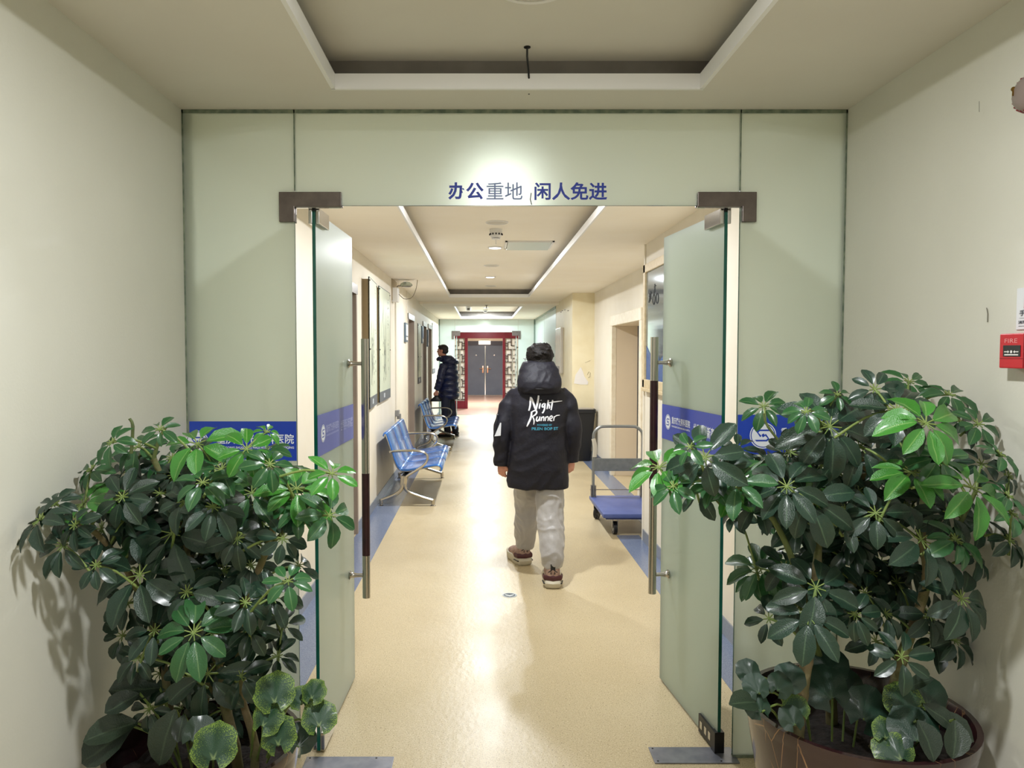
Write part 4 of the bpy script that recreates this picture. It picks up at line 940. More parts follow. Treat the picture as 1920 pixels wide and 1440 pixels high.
# ------------------------------------------------------------------ potted umbrella trees
def leaf_mat(name, c1, c2, cv, rough, coat=.35, var=False):
    m = bpy.data.materials.new(name); m.use_nodes = True; nt = m.node_tree; N = nt.nodes; L = nt.links; b = N['Principled BSDF']
    tc = N.new('ShaderNodeTexCoord'); sp = N.new('ShaderNodeSeparateXYZ'); L.new(tc.outputs['UV'], sp.inputs[0])
    oi = N.new('ShaderNodeObjectInfo')
    mx = N.new('ShaderNodeMix'); mx.data_type = 'RGBA'; mx.inputs[6].default_value = srgb(c1); mx.inputs[7].default_value = srgb(c2); L.new(oi.outputs['Random'], mx.inputs[0])
    if var:
        vn = N.new('ShaderNodeTexNoise'); vn.inputs['Scale'].default_value = 28; vn.inputs['Detail'].default_value = 4; L.new(tc.outputs['Object'], vn.inputs['Vector'])
        ad = N.new('ShaderNodeMath'); ad.operation = 'ADD'; L.new(vn.outputs['Fac'], ad.inputs[0]); 
        ml = N.new('ShaderNodeMath'); ml.operation = 'MULTIPLY'; ml.inputs[1].default_value = .42; L.new(sp.outputs['Y'], ml.inputs[0]); L.new(ml.outputs[0], ad.inputs[1])
        vr = N.new('ShaderNodeValToRGB'); vr.color_ramp.elements[0].position = .80; vr.color_ramp.elements[1].position = 1.0; L.new(ad.outputs[0], vr.inputs['Fac'])
        L.new(vr.outputs['Color'], mx.inputs[0])
    # pale midrib: |u - .5| small
    s1 = N.new('ShaderNodeMath'); s1.operation = 'SUBTRACT'; s1.inputs[1].default_value = .5; L.new(sp.outputs['X'], s1.inputs[0])
    s2 = N.new('ShaderNodeMath'); s2.operation = 'ABSOLUTE'; L.new(s1.outputs[0], s2.inputs[0])
    rp = N.new('ShaderNodeValToRGB'); rp.color_ramp.elements[0].position = .012; rp.color_ramp.elements[1].position = .05
    rp.color_ramp.elements[0].color = (.45, .45, .45, 1); rp.color_ramp.elements[1].color = (0, 0, 0, 1); L.new(s2.outputs[0], rp.inputs['Fac'])
    m2 = N.new('ShaderNodeMix'); m2.data_type = 'RGBA'; L.new(rp.outputs['Color'], m2.inputs[0]); L.new(mx.outputs[2], m2.inputs[6]); m2.inputs[7].default_value = srgb(cv)
    L.new(m2.outputs[2], b.inputs['Base Color'])
    b.inputs['Roughness'].default_value = rough; b.inputs['Coat Weight'].default_value = coat; b.inputs['Coat Roughness'].default_value = .22
    nb = N.new('ShaderNodeTexNoise'); nb.inputs['Scale'].default_value = 35; L.new(tc.outputs['Object'], nb.inputs['Vector'])
    bp = N.new('ShaderNodeBump'); bp.inputs['Strength'].default_value = .25; bp.inputs['Distance'].default_value = .01; L.new(nb.outputs['Fac'], bp.inputs['Height']); L.new(bp.outputs['Normal'], b.inputs['Normal'])
    tl = N.new('ShaderNodeBsdfTranslucent'); L.new(m2.outputs[2], tl.inputs['Color'])
    ms = N.new('ShaderNodeMixShader'); ms.inputs[0].default_value = .18; L.new(b.outputs[0], ms.inputs[1]); L.new(tl.outputs[0], ms.inputs[2]); L.new(ms.outputs[0], N['Material Output'].inputs['Surface'])
    return m
LM = [leaf_mat('deep_green_leaf', '#17301F', '#243F31', '#5E7A5C', .36),
      leaf_mat('mid_green_leaf', '#24522A', '#2F6034', '#7C9C64', .34),
      leaf_mat('fresh_green_leaf', '#327420', '#448A34', '#98BA6C', .34)]
m_variegated = leaf_mat('mottled_round_leaf', '#27452F', '#87A33A', '#A9BE7C', .45, .15, var=True)
m_dark_broad = leaf_mat('dark_broad_leaf', '#26352A', '#2F3F2C', '#55684E', .45, .2)
m_petiole = mat('petiole_green', '#7C8C4A', .5, noise_c='#647A3E', nscale=20)
m_bark = mat('umbrella_tree_bark', '#7A6C50', .75, noise_c='#5E6238', nscale=14, bump=.5, bscale=60)
m_twig = mat('green_twig', '#5E6B38', .6, noise_c='#4B5630', nscale=18, bump=.2, bscale=80)
m_soil = mat('dark_potting_soil', '#1A1410', .9, noise_c='#2A201A', nscale=40, bump=1, bscale=50)

def leaflet(seed, rows=7, cols=5):
    """one leaflet lying along +y, length 1, face up (+z), with a fold and a droop"""
    r = random.Random(seed); W = r.uniform(.215, .28); droop = r.uniform(.12, .42); fold = r.uniform(.10, .32); tw = r.uniform(-.25, .25); bend = r.uniform(-.12, .12)
    prof = [(.0, .05), (.10, .38), (.28, .80), (.50, 1.0), (.72, .92), (.89, .55), (1.0, .03)]
    V = []; UV = []
    for i, (t, w) in enumerate(prof):
        for j in range(cols):
            s = j/(cols-1)*2-1; x = s*w*W; z = abs(s)*w*W*fold*2 - droop*t*t + .015*math.sin(t*14+s*2+seed)
            a = tw*t; V.append(Vector((x*math.cos(a)+bend*t*t, t - .12*droop*t*t, z + x*math.sin(a)))); UV.append((j/(cols-1), t))
    F = [(i*cols+j, i*cols+j+1, (i+1)*cols+j+1, (i+1)*cols+j) for i in range(len(prof)-1) for j in range(cols-1)]
    return V, F, UV
LEAFLETS = [leaflet(s) for s in range(8)]
def round_leaf(seed, lobes=0):
    r = random.Random(seed); n = 18; V = [Vector((0, .0, 0))]; UV = [(.5, .1)]; F = []
    for ring, rr in enumerate((.5, .85, 1.0)):
        for k in range(n):
            a = -PI/2 + .30 + (2*PI-.60)*k/(n-1)
            e = rr*(1+.05*math.sin(k*2.4+seed))*(.94+.10*math.sin(a)); z = -.10*rr*rr + .07*rr*math.sin(k*1.9+seed) + .04*math.sin(a*3)
            V.append(Vector((e*math.cos(a)*.92, .35+e*math.sin(a)*.9, z))); UV.append((.5+.5*rr*math.cos(a*4)*.3+.18, rr*.95))
    for k in range(n-1): F.append((0, 1+k, 2+k))
    for q in range(2):
        for k in range(n-1): o = 1+q*n+k; F.append((o, o+n, o+n+1, o+1))
    return V, F, UV
def broad_leaf(seed):
    V, F, UV = leaflet(seed+50); return [Vector((v.x*1.25, v.y, v.z)) for v in V], F, UV
def leafmesh(name, V, F, UV, m):
    me = bpy.data.meshes.new(name); me.from_pydata(V, [], F); me.materials.append(m)
    l = me.uv_layers.new(name='uv')
    for p in me.polygons:
        for li in p.loop_indices: l.data[li].uv = UV[me.loops[li].vertex_index]
    me.polygons.foreach_set('use_smooth', [True]*len(me.polygons)); return me
LEAF_ME = [[leafmesh('leaflet', *LEAFLETS[s], LM[t]) for s in range(8)] for t in range(3)]
ROUND_ME = [leafmesh('round_leaf', *round_leaf(s), m_variegated) for s in range(4)]
ROUND_DK = [leafmesh('round_leaf', *round_leaf(s+9), LM[0]) for s in range(3)]
BROAD_ME = [leafmesh('broad_leaf', *broad_leaf(s), m_dark_broad) for s in range(3)]

def basis(n, roll=0):
    n = n.normalized(); q = Vector((0, 0, 1)).rotation_difference(n)
    return q.to_matrix() @ Matrix.Rotation(roll, 3, 'Z')
def plant(name, label, base, trunks, rosettes, fill, rounds, broads, seed, wallfn, potspec):
    rng = random.Random(seed)
    t = thing(name, label, 'potted plant', base, 'umbrella trees in pots on both sides of the doorway')
    bx_, by_ = base[0], base[1]; r, h = potspec
    m = MB(); m.lathe([(r*.62, 0), (r*.66, .02), (r*.80, h*.35), (r*.93, h*.75), (r*.985, h*.93), (r*.985, h*.94), (r*1.0, h*.96), (r, h), (r*.95, h), (r*.93, h*.97), (r*.90, h*.90), (r*.86, h*.8)], bx_, by_, 0, 48)
    m.build('pot', m_pot, t, smooth=50)
    m = MB(); vs = [(bx_, by_, h*.84)]; n = 24
    for q in range(1, 7):
        for k in range(n): a = 2*PI*k/n; rr = r*.885*q/6; vs.append((bx_+rr*math.cos(a), by_+rr*math.sin(a), h*.84+.03*noise.noise(Vector((rr*9*math.cos(a), rr*9*math.sin(a), seed)))))
    fs = [(0, 1+k, 1+(k+1) % n) for k in range(n)]
    for q in range(5):
        for k in range(n): o = 1+q*n; fs.append((o+k, o+n+k, o+n+(k+1) % n, o+(k+1) % n))
    m.add(vs, fs); m.build('soil', m_soil, t, smooth=True)
    nodes = []
    for pts, r0, r1 in trunks:
        q = smooth_path(pts, 6); N = len(q); m = MB()
        rad = [r0+(r1-r0)*i/(N-1) for i in range(N)]
        rad = [a*(1.12 if i % 6 == 0 else 1) for i, a in enumerate(rad)]
        m.tube(q, rad, 10); m.build('trunk', m_bark if r0 > .013 else m_twig, t, smooth=True)
        nodes += q[len(q)//4:]
    def petiole(m, c, r0=.0032):
        """thin stalk from a stem node to the leaf centre"""
        best = min(nodes, key=lambda p: (p-c).length + max(0, p.z-c.z+.03)*1.5 + rng.uniform(0, .05))
        d = c-best; L = d.length; mid = best + d*.55 + Vector((0, 0, .10*L)); q = smooth_path([best, mid, c], 3)
        m.tube(q, [r0*1.25]*2+[r0]*(len(q)-2), 5, caps=False)
        return best
    twigs = []
    def rosette(c, R, tone, nrm, detail):
        roll = rng.uniform(0, 2*PI); B = basis(nrm, roll); n = rng.choice((7, 8, 8, 9)) if R > .06 else rng.choice((6, 7))
        m = MB(); m2o = c
        petiole(m, c)
        parts = []; cols = []
        for k in range(n):
            a = 2*PI*k/n + rng.uniform(-.13, .13); s = R*rng.uniform(.82, 1.08)*(.9 if k % 2 else 1.0); tilt = rng.uniform(-.30, .12)
            st = R*.20
            M = B @ Matrix.Rotation(a, 3, 'Z')
            d = M @ Vector((0, 1, 0)); m.tube([c, c + d*st + (M @ Vector((0, 0, 1)))*.004], .0018, 4, caps=False)
            Rm = (M @ Matrix.Rotation(tilt, 3, 'X')).to_4x4(); Rm.translation = d*st
            Rm = Rm @ Matrix.Scale(s*.86, 4)
            parts.append((Rm, rng.randrange(8)))
        # leaf object at its own centre
        me_v = [v - c for v in m.v]
        leafo_me = bpy.data.meshes.new('leaf'); faces = list(m.f); verts = list(me_v); mi = [0]*len(faces); uvs = [(0, 0)]*len(verts)
        if not detail:
            for Rm, k in parts:
                V, F, UV = LEAFLETS[k]; o = len(verts); verts += [Rm @ v for v in V]; faces += [tuple(i+o for i in f) for f in F]; mi += [1]*len(F); uvs += UV
        leafo_me.from_pydata(verts, [], faces); leafo_me.materials.append(m_petiole); leafo_me.materials.append(LM[tone])
        l = leafo_me.uv_layers.new(name='uv'); li2 = [uvs[lp.vertex_index] for lp in leafo_me.loops]
        l.data.foreach_set('uv', [x for uv in li2 for x in uv])
        leafo_me.polygons.foreach_set('material_index', mi); leafo_me.polygons.foreach_set('use_smooth', [True]*len(faces))
        o = bpy.data.objects.new('leaf', leafo_me); COL.objects.link(o); o.parent = t; o.location = c - Vector(base)
        if detail:
            for Rm, k in parts:
                q = bpy.data.objects.new('leaflet', LEAF_ME[tone][k]); COL.objects.link(q); q.parent = o; q.matrix_local = Rm
        nodes.append(c - Vector((0, 0, .04)))
    ros = []
    for (x, y, d, tone, depth) in rosettes:
        c = wallfn(px(x, y, depth)); R = d*.58*c.y/FP
        out = Vector(((c.x-bx_)*.9, (c.y-by_)*.6-.42, .62 if tone else .42)) + Vector((rng.uniform(-.25, .25), rng.uniform(-.3, .1), rng.uniform(-.1, .2)))
        ros.append((c, R, tone, out))
    ros.sort(key=lambda q: (Vector((bx_, by_, base[2]+.8))-q[0]).length)
    order = sorted(range(len(ros)), key=lambda i: -ros[i][1]); det = set(order[:38])
    for i, (c, R, tone, out) in enumerate(ros): rosette(c, R, tone, out, i in det)
    for (cx, cy, cz, rx, ry, rz, count, dt) in fill:
        for _ in range(count):
            while True:
                p = Vector((rng.uniform(-1, 1), rng.uniform(-1, 1), rng.uniform(-1, 1)))
                if .1 < p.length < 1: break
            c = wallfn(Vector((cx+p.x*rx, cy+p.y*ry, cz+p.z*rz)))
            rosette(c, rng.uniform(.065, .10), dt if rng.random() < .85 else min(2, dt+1), Vector((p.x*.8, p.y*.8-.3, .6+p.z*.2)), False)
    def stalked(c, R, meshes, nm, nrm, roll, root):
        B = basis(nrm, roll).to_4x4(); B.translation = c - Vector(base); B = B @ Matrix.Scale(R, 4)
        o = bpy.data.objects.new(nm, rng.choice(meshes)); COL.objects.link(o); o.parent = t; o.matrix_local = B
        m = MB(); mid = (c+root)/2 + Vector((0, 0, .06)); m.tube(smooth_path([root, mid, c], 4), .003, 5, caps=False)
        m.build('leaf_stalk', m_petiole, t, smooth=True)
    for (x, y, d, depth, dark, root) in rounds:
        c = px(x, y, depth); R = d*.5*depth/FP
        stalked(wallfn(c), R, ROUND_DK if dark else ROUND_ME, 'round_leaf', Vector((rng.uniform(-.3, .3), -.85, .6+rng.uniform(-.2, .3))), rng.uniform(-.8, .8), px(root[0], root[1], by_-.05))
    for (x0, y0, x1, y1, depth, root) in broads:
        a = wallfn(px(x0, y0, depth)); b = wallfn(px(x1, y1, depth-.05)); d = (b-a); L = d.length; d.normalize()
        n = Vector((0, -.6, .8)); n = (n - d*n.dot(d)).normalized(); s = d.cross(n)
        M = Matrix((s, d, n)).transposed().to_4x4(); M.translation = a - Vector(base); M = M @ Matrix.Scale(L, 4)
        o = bpy.data.objects.new('broad_leaf', rng.choice(BROAD_ME)); COL.objects.link(o); o.parent = t; o.matrix_local = M
        R0 = px(root[0], root[1], by_); m = MB(); m.tube(smooth_path([R0, (R0+a)/2+Vector((0, 0, .03)), a], 4), .0035, 5, caps=False); m.build('leaf_stalk', m_petiole, t, smooth=True)
    return t
def pot_material():
    m = bpy.data.materials.new('oxblood_ceramic'); m.use_nodes = True; nt = m.node_tree; N = nt.nodes; L = nt.links; b = N['Principled BSDF']
    tc = N.new('ShaderNodeTexCoord'); v = N.new('ShaderNodeTexVoronoi'); v.feature = 'DISTANCE_TO_EDGE'; v.inputs['Scale'].default_value = 17
    mp = N.new('ShaderNodeMapping'); mp.inputs['Rotation'].default_value = (.6, .4, .3); mp.inputs['Scale'].default_value = (1, 1, .45); L.new(tc.outputs['Object'], mp.inputs[0]); L.new(mp.outputs[0], v.inputs['Vector'])
    r = N.new('ShaderNodeValToRGB'); r.color_ramp.elements[0].position = .008; r.color_ramp.elements[1].position = .022; r.color_ramp.elements[0].color = (1, 1, 1, 1); r.color_ramp.elements[1].color = (0, 0, 0, 1); L.new(v.outputs['Distance'], r.inputs[0])
    n = N.new('ShaderNodeTexNoise'); n.inputs['Scale'].default_value = 5; L.new(tc.outputs['Object'], n.inputs['Vector'])
    r2 = N.new('ShaderNodeValToRGB'); r2.color_ramp.elements[0].position = .48; r2.color_ramp.elements[1].position = .56; L.new(n.outputs['Fac'], r2.inputs[0])
    mu = N.new('ShaderNodeMath'); mu.operation = 'MULTIPLY'; L.new(r.outputs[0], mu.inputs[0]); L.new(r2.outputs[0], mu.inputs[1])
    mu2 = N.new('ShaderNodeMath'); mu2.operation = 'MULTIPLY'; mu2.inputs[1].default_value = .6; L.new(mu.outputs[0], mu2.inputs[0])
    x = N.new('ShaderNodeMix'); x.data_type = 'RGBA'; L.new(mu2.outputs[0], x.inputs[0]); x.inputs[6].default_value = srgb('#2B1317'); x.inputs[7].default_value = srgb('#A88258'); L.new(x.outputs[2], b.inputs['Base Color'])
    b.inputs['Roughness'].default_value = .22; b.inputs['Coat Weight'].default_value = .5; b.inputs['Coat Roughness'].default_value = .08
    return m
m_pot = pot_material()
def wl(c):
    c = c.copy()
    if c.x < LX0+.06: c.x = LX0+.06+random.uniform(0, .02)
    if c.x > -.47 and c.y > 2.2: c.y = 2.2
    c.y = min(c.y, 2.74); return c
def wr(c):
    c = c.copy()
    if c.x > LX1-.06: c.x = LX1-.06-random.uniform(0, .02)
    c.y = min(c.y, 2.74); return c
def near_wall(x, d0, lim=1.10):
    u = abs((x-VX)/FP); return min(d0, lim/u) if u > .2 else d0
rg = random.Random(5)
LROS = [(370,832,135,2),(258,838,105,1),(172,880,85,1),(240,882,120,0),(155,945,130,2),(62,975,120,0),(118,1022,110,0),(190,992,130,0),(322,1000,190,0),(262,1078,190,0),(322,858,90,1),
 (230,932,110,0),(300,925,110,0),(462,842,100,2),(472,924,125,1),(556,916,130,2),(505,870,90,1),(622,888,95,2),(617,966,115,1),(430,950,110,0),(395,1010,110,0),(445,1010,110,0),(490,975,100,0),
 (350,1110,120,0),(420,1070,110,0),(512,1120,110,0),(540,1090,90,1),(530,1172,100,0),(470,1180,100,0),(363,1187,150,1),(440,1195,110,0),(390,1263,175,0),(452,1268,100,0),(300,1262,110,0),(240,1132,100,0),
 (230,1192,90,0),(290,1182,110,0),(300,1140,100,0),(520,1230,90,0),(482,1285,90,0),(340,1330,120,0),(258,1232,90,0),(400,1130,110,0),(530,1010,90,0),(380,905,110,1),(345,940,110,0),(415,880,110,1),(275,1010,110,0),
 (140,985,90,0),(95,945,80,0),(300,805,70,1),(210,830,80,1),(560,1060,80,0),(470,1060,90,0),(560,960,80,1),(590,925,80,1),(500,810,60,2),(180,1060,90,0),(440,900,100,1),(400,950,120,0),(250,975,110,0),(300,1060,110,0),(460,1130,100,0),(420,1330,110,0),(280,1330,90,0)]
RROS = [(1236,876,135,2),(1294,838,75,1),(1322,858,145,0),(1262,912,90,1),(1312,918,110,0),(1382,905,120,1),(1432,762,85,1),(1382,842,80,0),(1440,868,95,0),(1475,912,150,0),(1516,936,165,0),(1422,945,110,0),
 (1556,800,175,0),(1512,772,80,1),(1482,848,90,0),(1606,784,125,0),(1612,836,155,0),(1682,768,145,0),(1704,716,85,1),(1736,794,150,2),(1708,886,130,2),(1822,914,175,2),(1834,795,90,1),(1800,790,90,0),(1875,852,85,1),
 (1897,962,100,1),(1902,892,80,0),(1780,962,110,0),(1727,1012,175,0),(1642,962,120,0),(1580,977,110,0),(1592,1012,90,0),(1652,1052,100,0),(1792,1012,110,1),(1892,1012,90,0),(1424,1064,125,1),(1472,1062,100,0),
 (1530,1102,150,0),(1517,1156,150,0),(1442,1160,90,0),(1682,1092,130,0),(1622,1112,110,0),(1742,1152,110,0),(1802,1122,140,0),(1772,1190,120,0),(1690,1232,110,0),(1642,1202,100,0),(1812,1200,100,0),(1602,1152,100,0),
 (1702,950,110,0),(1842,1042,100,0),(1540,870,120,0),(1660,890,130,0),(1760,860,110,1),(1570,740,60,1),(1640,730,90,0),(1780,740,90,1),(1850,870,90,0),(1340,910,90,1),(1420,880,90,1),(1550,1030,100,0),(1700,1060,110,0),(1760,1080,100,0),
 (1495,985,100,0),(1610,920,120,0),(1740,940,110,0),(1570,1130,90,0),(1660,1150,100,0),(1350,880,90,0),(1890,930,80,1),(1850,980,100,0),(1380,960,80,0)]
LR = [(x, y, d, t, near_wall(x, rg.uniform(1.86, 2.28) if d < 150 else rg.uniform(1.85, 2.0))) for x, y, d, t in LROS]
LR = [(x, y, d, t, dp-(0, .05, .14)[t] if abs((x-VX)/FP)*dp < 1.0 else dp-(0, .03, .06)[t]) for x, y, d, t, dp in LR]
RR = [(x, y, d, t, near_wall(x, rg.uniform(1.86, 2.28) if d < 150 else rg.uniform(1.85, 2.0), 1.36)) for x, y, d, t in RROS]
RR = [(x, y, d, t, dp-(0, .05, .14)[t]) for x, y, d, t, dp in RR]
def Q(x, y, d): return px(x, y, d)
plant('potted_umbrella_tree', 'bushy umbrella tree left of the doorway, mottled round leaves spilling at its foot', (-.80, 2.10, 0),
  [([Q(455,1500,2.1), Q(440,1400,2.1), Q(424,1330,2.1), Q(400,1230,2.12), Q(372,1100,2.15), Q(330,960,2.12), Q(288,860,2.1)], .017, .008),
   ([Q(350,1500,2.15), Q(365,1400,2.15), Q(380,1320,2.15), Q(430,1200,2.12), Q(462,1120,2.08), Q(500,1030,2.05), Q(530,925,2.05)], .017, .008),
   ([Q(470,1500,2.05), Q(478,1400,2.05), Q(452,1300,2.06), Q(448,1190,2.05), Q(470,1090,2.05)], .014, .006),
   ([Q(330,1480,2.2), Q(320,1350,2.2), Q(300,1220,2.2), Q(250,1090,2.1), Q(180,1000,1.98), Q(110,965,1.9)], .015, .005),
   ([Q(372,1100,2.15), Q(380,980,2.15), Q(372,850,2.1)], .009, .005), ([Q(500,1030,2.05), Q(570,960,2.05), Q(618,930,2.08)], .006, .003),
   ([Q(246,850,2.1), Q(249,800,2.1), Q(243,785,2.1)], .005, .004), ([Q(288,860,2.1), Q(300,820,2.1), Q(312,800,2.1)], .006, .004)],
  LR, [(-.86, 2.25, 1.19, .26, .28, .18, 38, 0), (-.82, 2.2, .85, .22, .25, .24, 40, 0), (-.60, 2.2, 1.22, .18, .2, .12, 8, 1)],
  [(515,1318,95,1.86,0,(470,1400)),(492,1362,80,1.84,0,(470,1420)),(522,1398,90,1.82,0,(480,1430)),(598,1362,80,1.88,0,(500,1420)),(584,1310,60,1.9,0,(500,1420)),(566,1320,60,1.92,0,(500,1420)),(500,1300,60,1.95,1,(470,1400)),(400,1425,110,1.8,0,(400,1460)),(560,1400,70,1.9,1,(500,1430)),(360,1390,80,1.85,1,(380,1460))],
  [(250,1362,80,1440,2.0,(330,1440)),(258,1356,150,1380,2.0,(330,1440)),(262,1300,195,1340,2.0,(340,1440)),(300,1290,200,1300,2.05,(340,1440)),(330,1330,285,1440,1.95,(360,1440)),(345,1340,330,1390,1.9,(370,1440))],
  11, wl, (.27, .50))
plant('potted_umbrella_tree', 'bushy umbrella tree right of the doorway in a glossy oxblood pot with gold scratches', (1.083, 2.10, 0),
  [([Q(1492,1385,2.0), Q(1502,1300,2.0), Q(1512,1240,2.0), Q(1524,1150,2.02), Q(1532,1060,2.05), Q(1536,980,2.08)], .021, .009),
   ([Q(1645,1405,2.05), Q(1652,1370,2.05), Q(1670,1320,2.05), Q(1692,1230,2.05), Q(1718,1160,2.05), Q(1738,1080,2.05), Q(1728,1000,2.05), Q(1735,880,2.05)], .021, .008),
   ([Q(1560,1380,2.2), Q(1556,1280,2.2), Q(1540,1200,2.2), Q(1600,1090,2.2), Q(1625,980,2.2), Q(1615,860,2.2)], .018, .008),
   ([Q(1538,1240,2.15), Q(1520,1180,2.1), Q(1490,1060,2.05), Q(1440,960,2.02), Q(1370,900,2.0), Q(1290,880,1.98)], .012, .005),
   ([Q(1738,1080,2.05), Q(1790,1000,2.0), Q(1830,920,1.95)], .009, .005), ([Q(1625,980,2.2), Q(1690,860,2.15), Q(1700,770,2.1)], .009, .005),
   ([Q(1480,850,2.05), Q(1440,800,2.05), Q(1432,775,2.05)], .004, .003), ([Q(1615,860,2.2), Q(1560,820,2.1), Q(1540,800,2.0)], .007, .004)],
  RR, [(1.13, 2.25, 1.24, .30, .25, .18, 44, 0), (1.10, 2.3, .98, .26, .2, .22, 40, 0), (.75, 2.1, 1.24, .25, .15, .05, 8, 1)],
  [(1458,1295,60,1.92,1,(1500,1380)),(1422,1300,60,1.9,1,(1500,1390)),(1428,1335,70,1.88,1,(1500,1390)),(1478,1285,70,1.95,1,(1520,1390)),(1500,1340,60,1.95,0,(1520,1390)),(1560,1310,110,2.0,1,(1560,1390)),(1620,1350,110,1.98,1,(1600,1400)),(1490,1360,60,1.9,1,(1500,1400)),
   (1700,1335,90,1.95,0,(1680,1400)),(1660,1385,70,1.88,0,(1670,1420)),(1720,1390,110,1.86,1,(1690,1420)),(1690,1425,90,1.84,0,(1680,1440)),(1740,1320,90,2.0,1,(1690,1400)),(1560,1260,90,2.1,1,(1560,1380)),(1590,1300,80,2.1,1,(1580,1390)),(1410,1268,55,1.95,1,(1500,1380))],
  [(1730,1320,1810,1370,1.9,(1690,1400)),(1745,1340,1835,1385,1.9,(1690,1410)),(1720,1350,1765,1425,1.85,(1690,1420)),(1700,1290,1740,1270,2.0,(1680,1400)),(1790,1350,1800,1425,1.86,(1700,1420)),(1420,1318,1375,1312,1.9,(1480,1390))],
  23, wr, (.305, .60))
# ------------------------------------------------------------------ people
m_skin = mat('skin', '#C98F78', .5, noise_c='#BF8570', nscale=20)
m_hair = mat('black_hair', '#0D0B0B', .6, noise_c='#181312', nscale=60, bump=.5, bscale=110, spec=.3)
m_hair2 = mat('short_dark_hair', '#221A1A', .5, noise_c='#32262A', nscale=60, bump=.6, bscale=120)
m_jacket = mat('black_shell_fabric', '#13121B', .62, noise_c='#181723', nscale=6, bump=.4, bscale=14, bdist=.02, spec=.4)
m_track = mat('light_grey_jersey', '#A5A19E', .42, noise_c='#9A9693', nscale=5, bump=.45, bscale=16, bdist=.015, sheen=.3)
m_puff = mat('navy_puffer_nylon', '#141A3A', .36, noise_c='#192044', nscale=6, bump=.5, bscale=26, bdist=.01)
m_trs = mat('dark_navy_trousers', '#161A2E', .7, noise_c='#1A1F35', nscale=8, bump=.3, bscale=20)
def limb(m, a, b, c, ra, rb, rc, n=12):
    pts = smooth_path([a, b, c], 5); N = len(pts); rad = []
    for i in range(N):
        t = i/(N-1)*2; rad.append(ra+(rb-ra)*t if t < 1 else rb+(rc-rb)*(t-1))
    m.tube(pts, rad, n)
def hand(m, w, d, side, s=1.0, palm=Vector((0, 0, 1))):
    """palm and five bent fingers; w wrist, d direction of the hand, palm normal p"""
    w = Vector(w); d = Vector(d).normalized(); p = (palm - d*palm.dot(d)).normalized(); q = d.cross(p)*side
    m.tube([w, w+d*.03*s, w+d*.065*s, w+d*.092*s], [(.020*s, .026*s), (.017*s, .036*s), (.015*s, .041*s), (.012*s, .038*s)], 12, up=p)
    for k, (o, L, r) in enumerate(((-.030, .070, .0078), (-.010, .080, .0085), (.011, .076, .0083), (.031, .060, .0072))):
        b = w + d*.085*s + q*o*s
        c1 = b + d*L*.42*s + p*L*.10*s; c2 = c1 + d*L*.22*s + p*L*.30*s; c3 = c2 - d*L*.10*s + p*L*.28*s
        m.tube([b, c1, c2, c3], [r*1.1*s, r*s, r*.92*s, r*.72*s], 8)
    b = w + d*.030*s - q*.032*s; m.tube([b, b+d*.028*s-q*.018*s+p*.008*s, b+d*.055*s-q*.018*s+p*.022*s, b+d*.075*s-q*.006*s+p*.03*s], [.013*s, .0115*s, .010*s, .008*s], 8)
def head(m, c, yaw, s=1.0):
    """skull, jaw, nose, lips, ears; faces -y rotated by yaw about z"""
    R = Matrix.Rotation(yaw, 3, 'Z'); c = Vector(c)
    P = lambda x, y, z: c + R @ Vector((x*s, y*s, z*s))
    m.ball(P(0, .012, .03), (.077*s, .096*s, .085*s), rot=R, seg=20, rings=14)
    m.ball(P(0, -.022, -.03), (.062*s, .072*s, .082*s), rot=R, seg=16, rings=12)
    m.ball(P(0, -.048, -.082), (.036*s, .036*s, .028*s), rot=R)
    m.tube([P(0, -.086, .012), P(0, -.103, -.022), P(0, -.098, -.034)], [(.009*s, .009*s), (.013*s, .013*s), (.011*s, .014*s)], 8)
    m.ball(P(0, -.088, -.055), (.024*s, .010*s, .006*s), rot=R); m.ball(P(0, -.086, -.066), (.020*s, .010*s, .006*s), rot=R)
    for sx in (-1, 1):
        m.ball(P(.080*sx, .012, -.012), (.009*s, .018*s, .032*s), rot=R)
        m.ball(P(.032*sx, -.082, .024), (.020*s, .012*s, .006*s), rot=R)
    return P, R
def foot_body(m, a, d):
    a = Vector(a); d = Vector(d).normalized(); m.tube([a, a+d*.06-Vector((0, 0, .035)), a+d*.16-Vector((0, 0, .05))], [.04, .04, .03], 10)

# ---- the walking young man, seen from behind
BX, BY = .405, 5.32
man = thing('person', 'person walking away in a black hooded jacket with white back print and light grey trousers', 'person', (BX, BY, 0))
sc = 5.3/FP
def M(x, z, dy=0): return Vector(((x-VX)*(BY+dy)/FP, BY+dy, z))
# feet: left one ahead, right one behind
FLX, FLY = .335, 5.66; FRX, FRY = .490, 5.08
headc = (BX+.005, BY+.03, 1.558); yaw = PI+.32
b = MB()
P, Rh = head(b, headc, yaw, 1.0)
b.tube([Vector(headc)+Vector((0, .01, -.05)), (BX, BY+.0, 1.42), (BX, BY, 1.34)], [.055, .058, .075], 14)
b.rings([(BX, BY, .80, .15, .10), (BX, BY, .90, .16, .11), (BX, BY, 1.02, .14, .10), (BX, BY, 1.2, .165, .11), (BX, BY, 1.32, .17, .10), (BX, BY, 1.38, .10, .08)], 20)
SHL, SHR = Vector((BX-.180, BY, 1.295)), Vector((BX+.188, BY, 1.305))
WL = Vector((-.0+ (940-VX)*5.3/FP, BY-.02, .845)); WR = Vector(((1074-VX)*5.3/FP, BY+.02, .865))
EL = Vector(((942-VX)*5.3/FP, BY-.05, 1.06)); ER = Vector(((1074-VX)*5.3/FP, BY-.04, 1.07))
limb(b, SHL, EL, WL, .052, .042, .026); limb(b, SHR, ER, WR, .052, .042, .026)
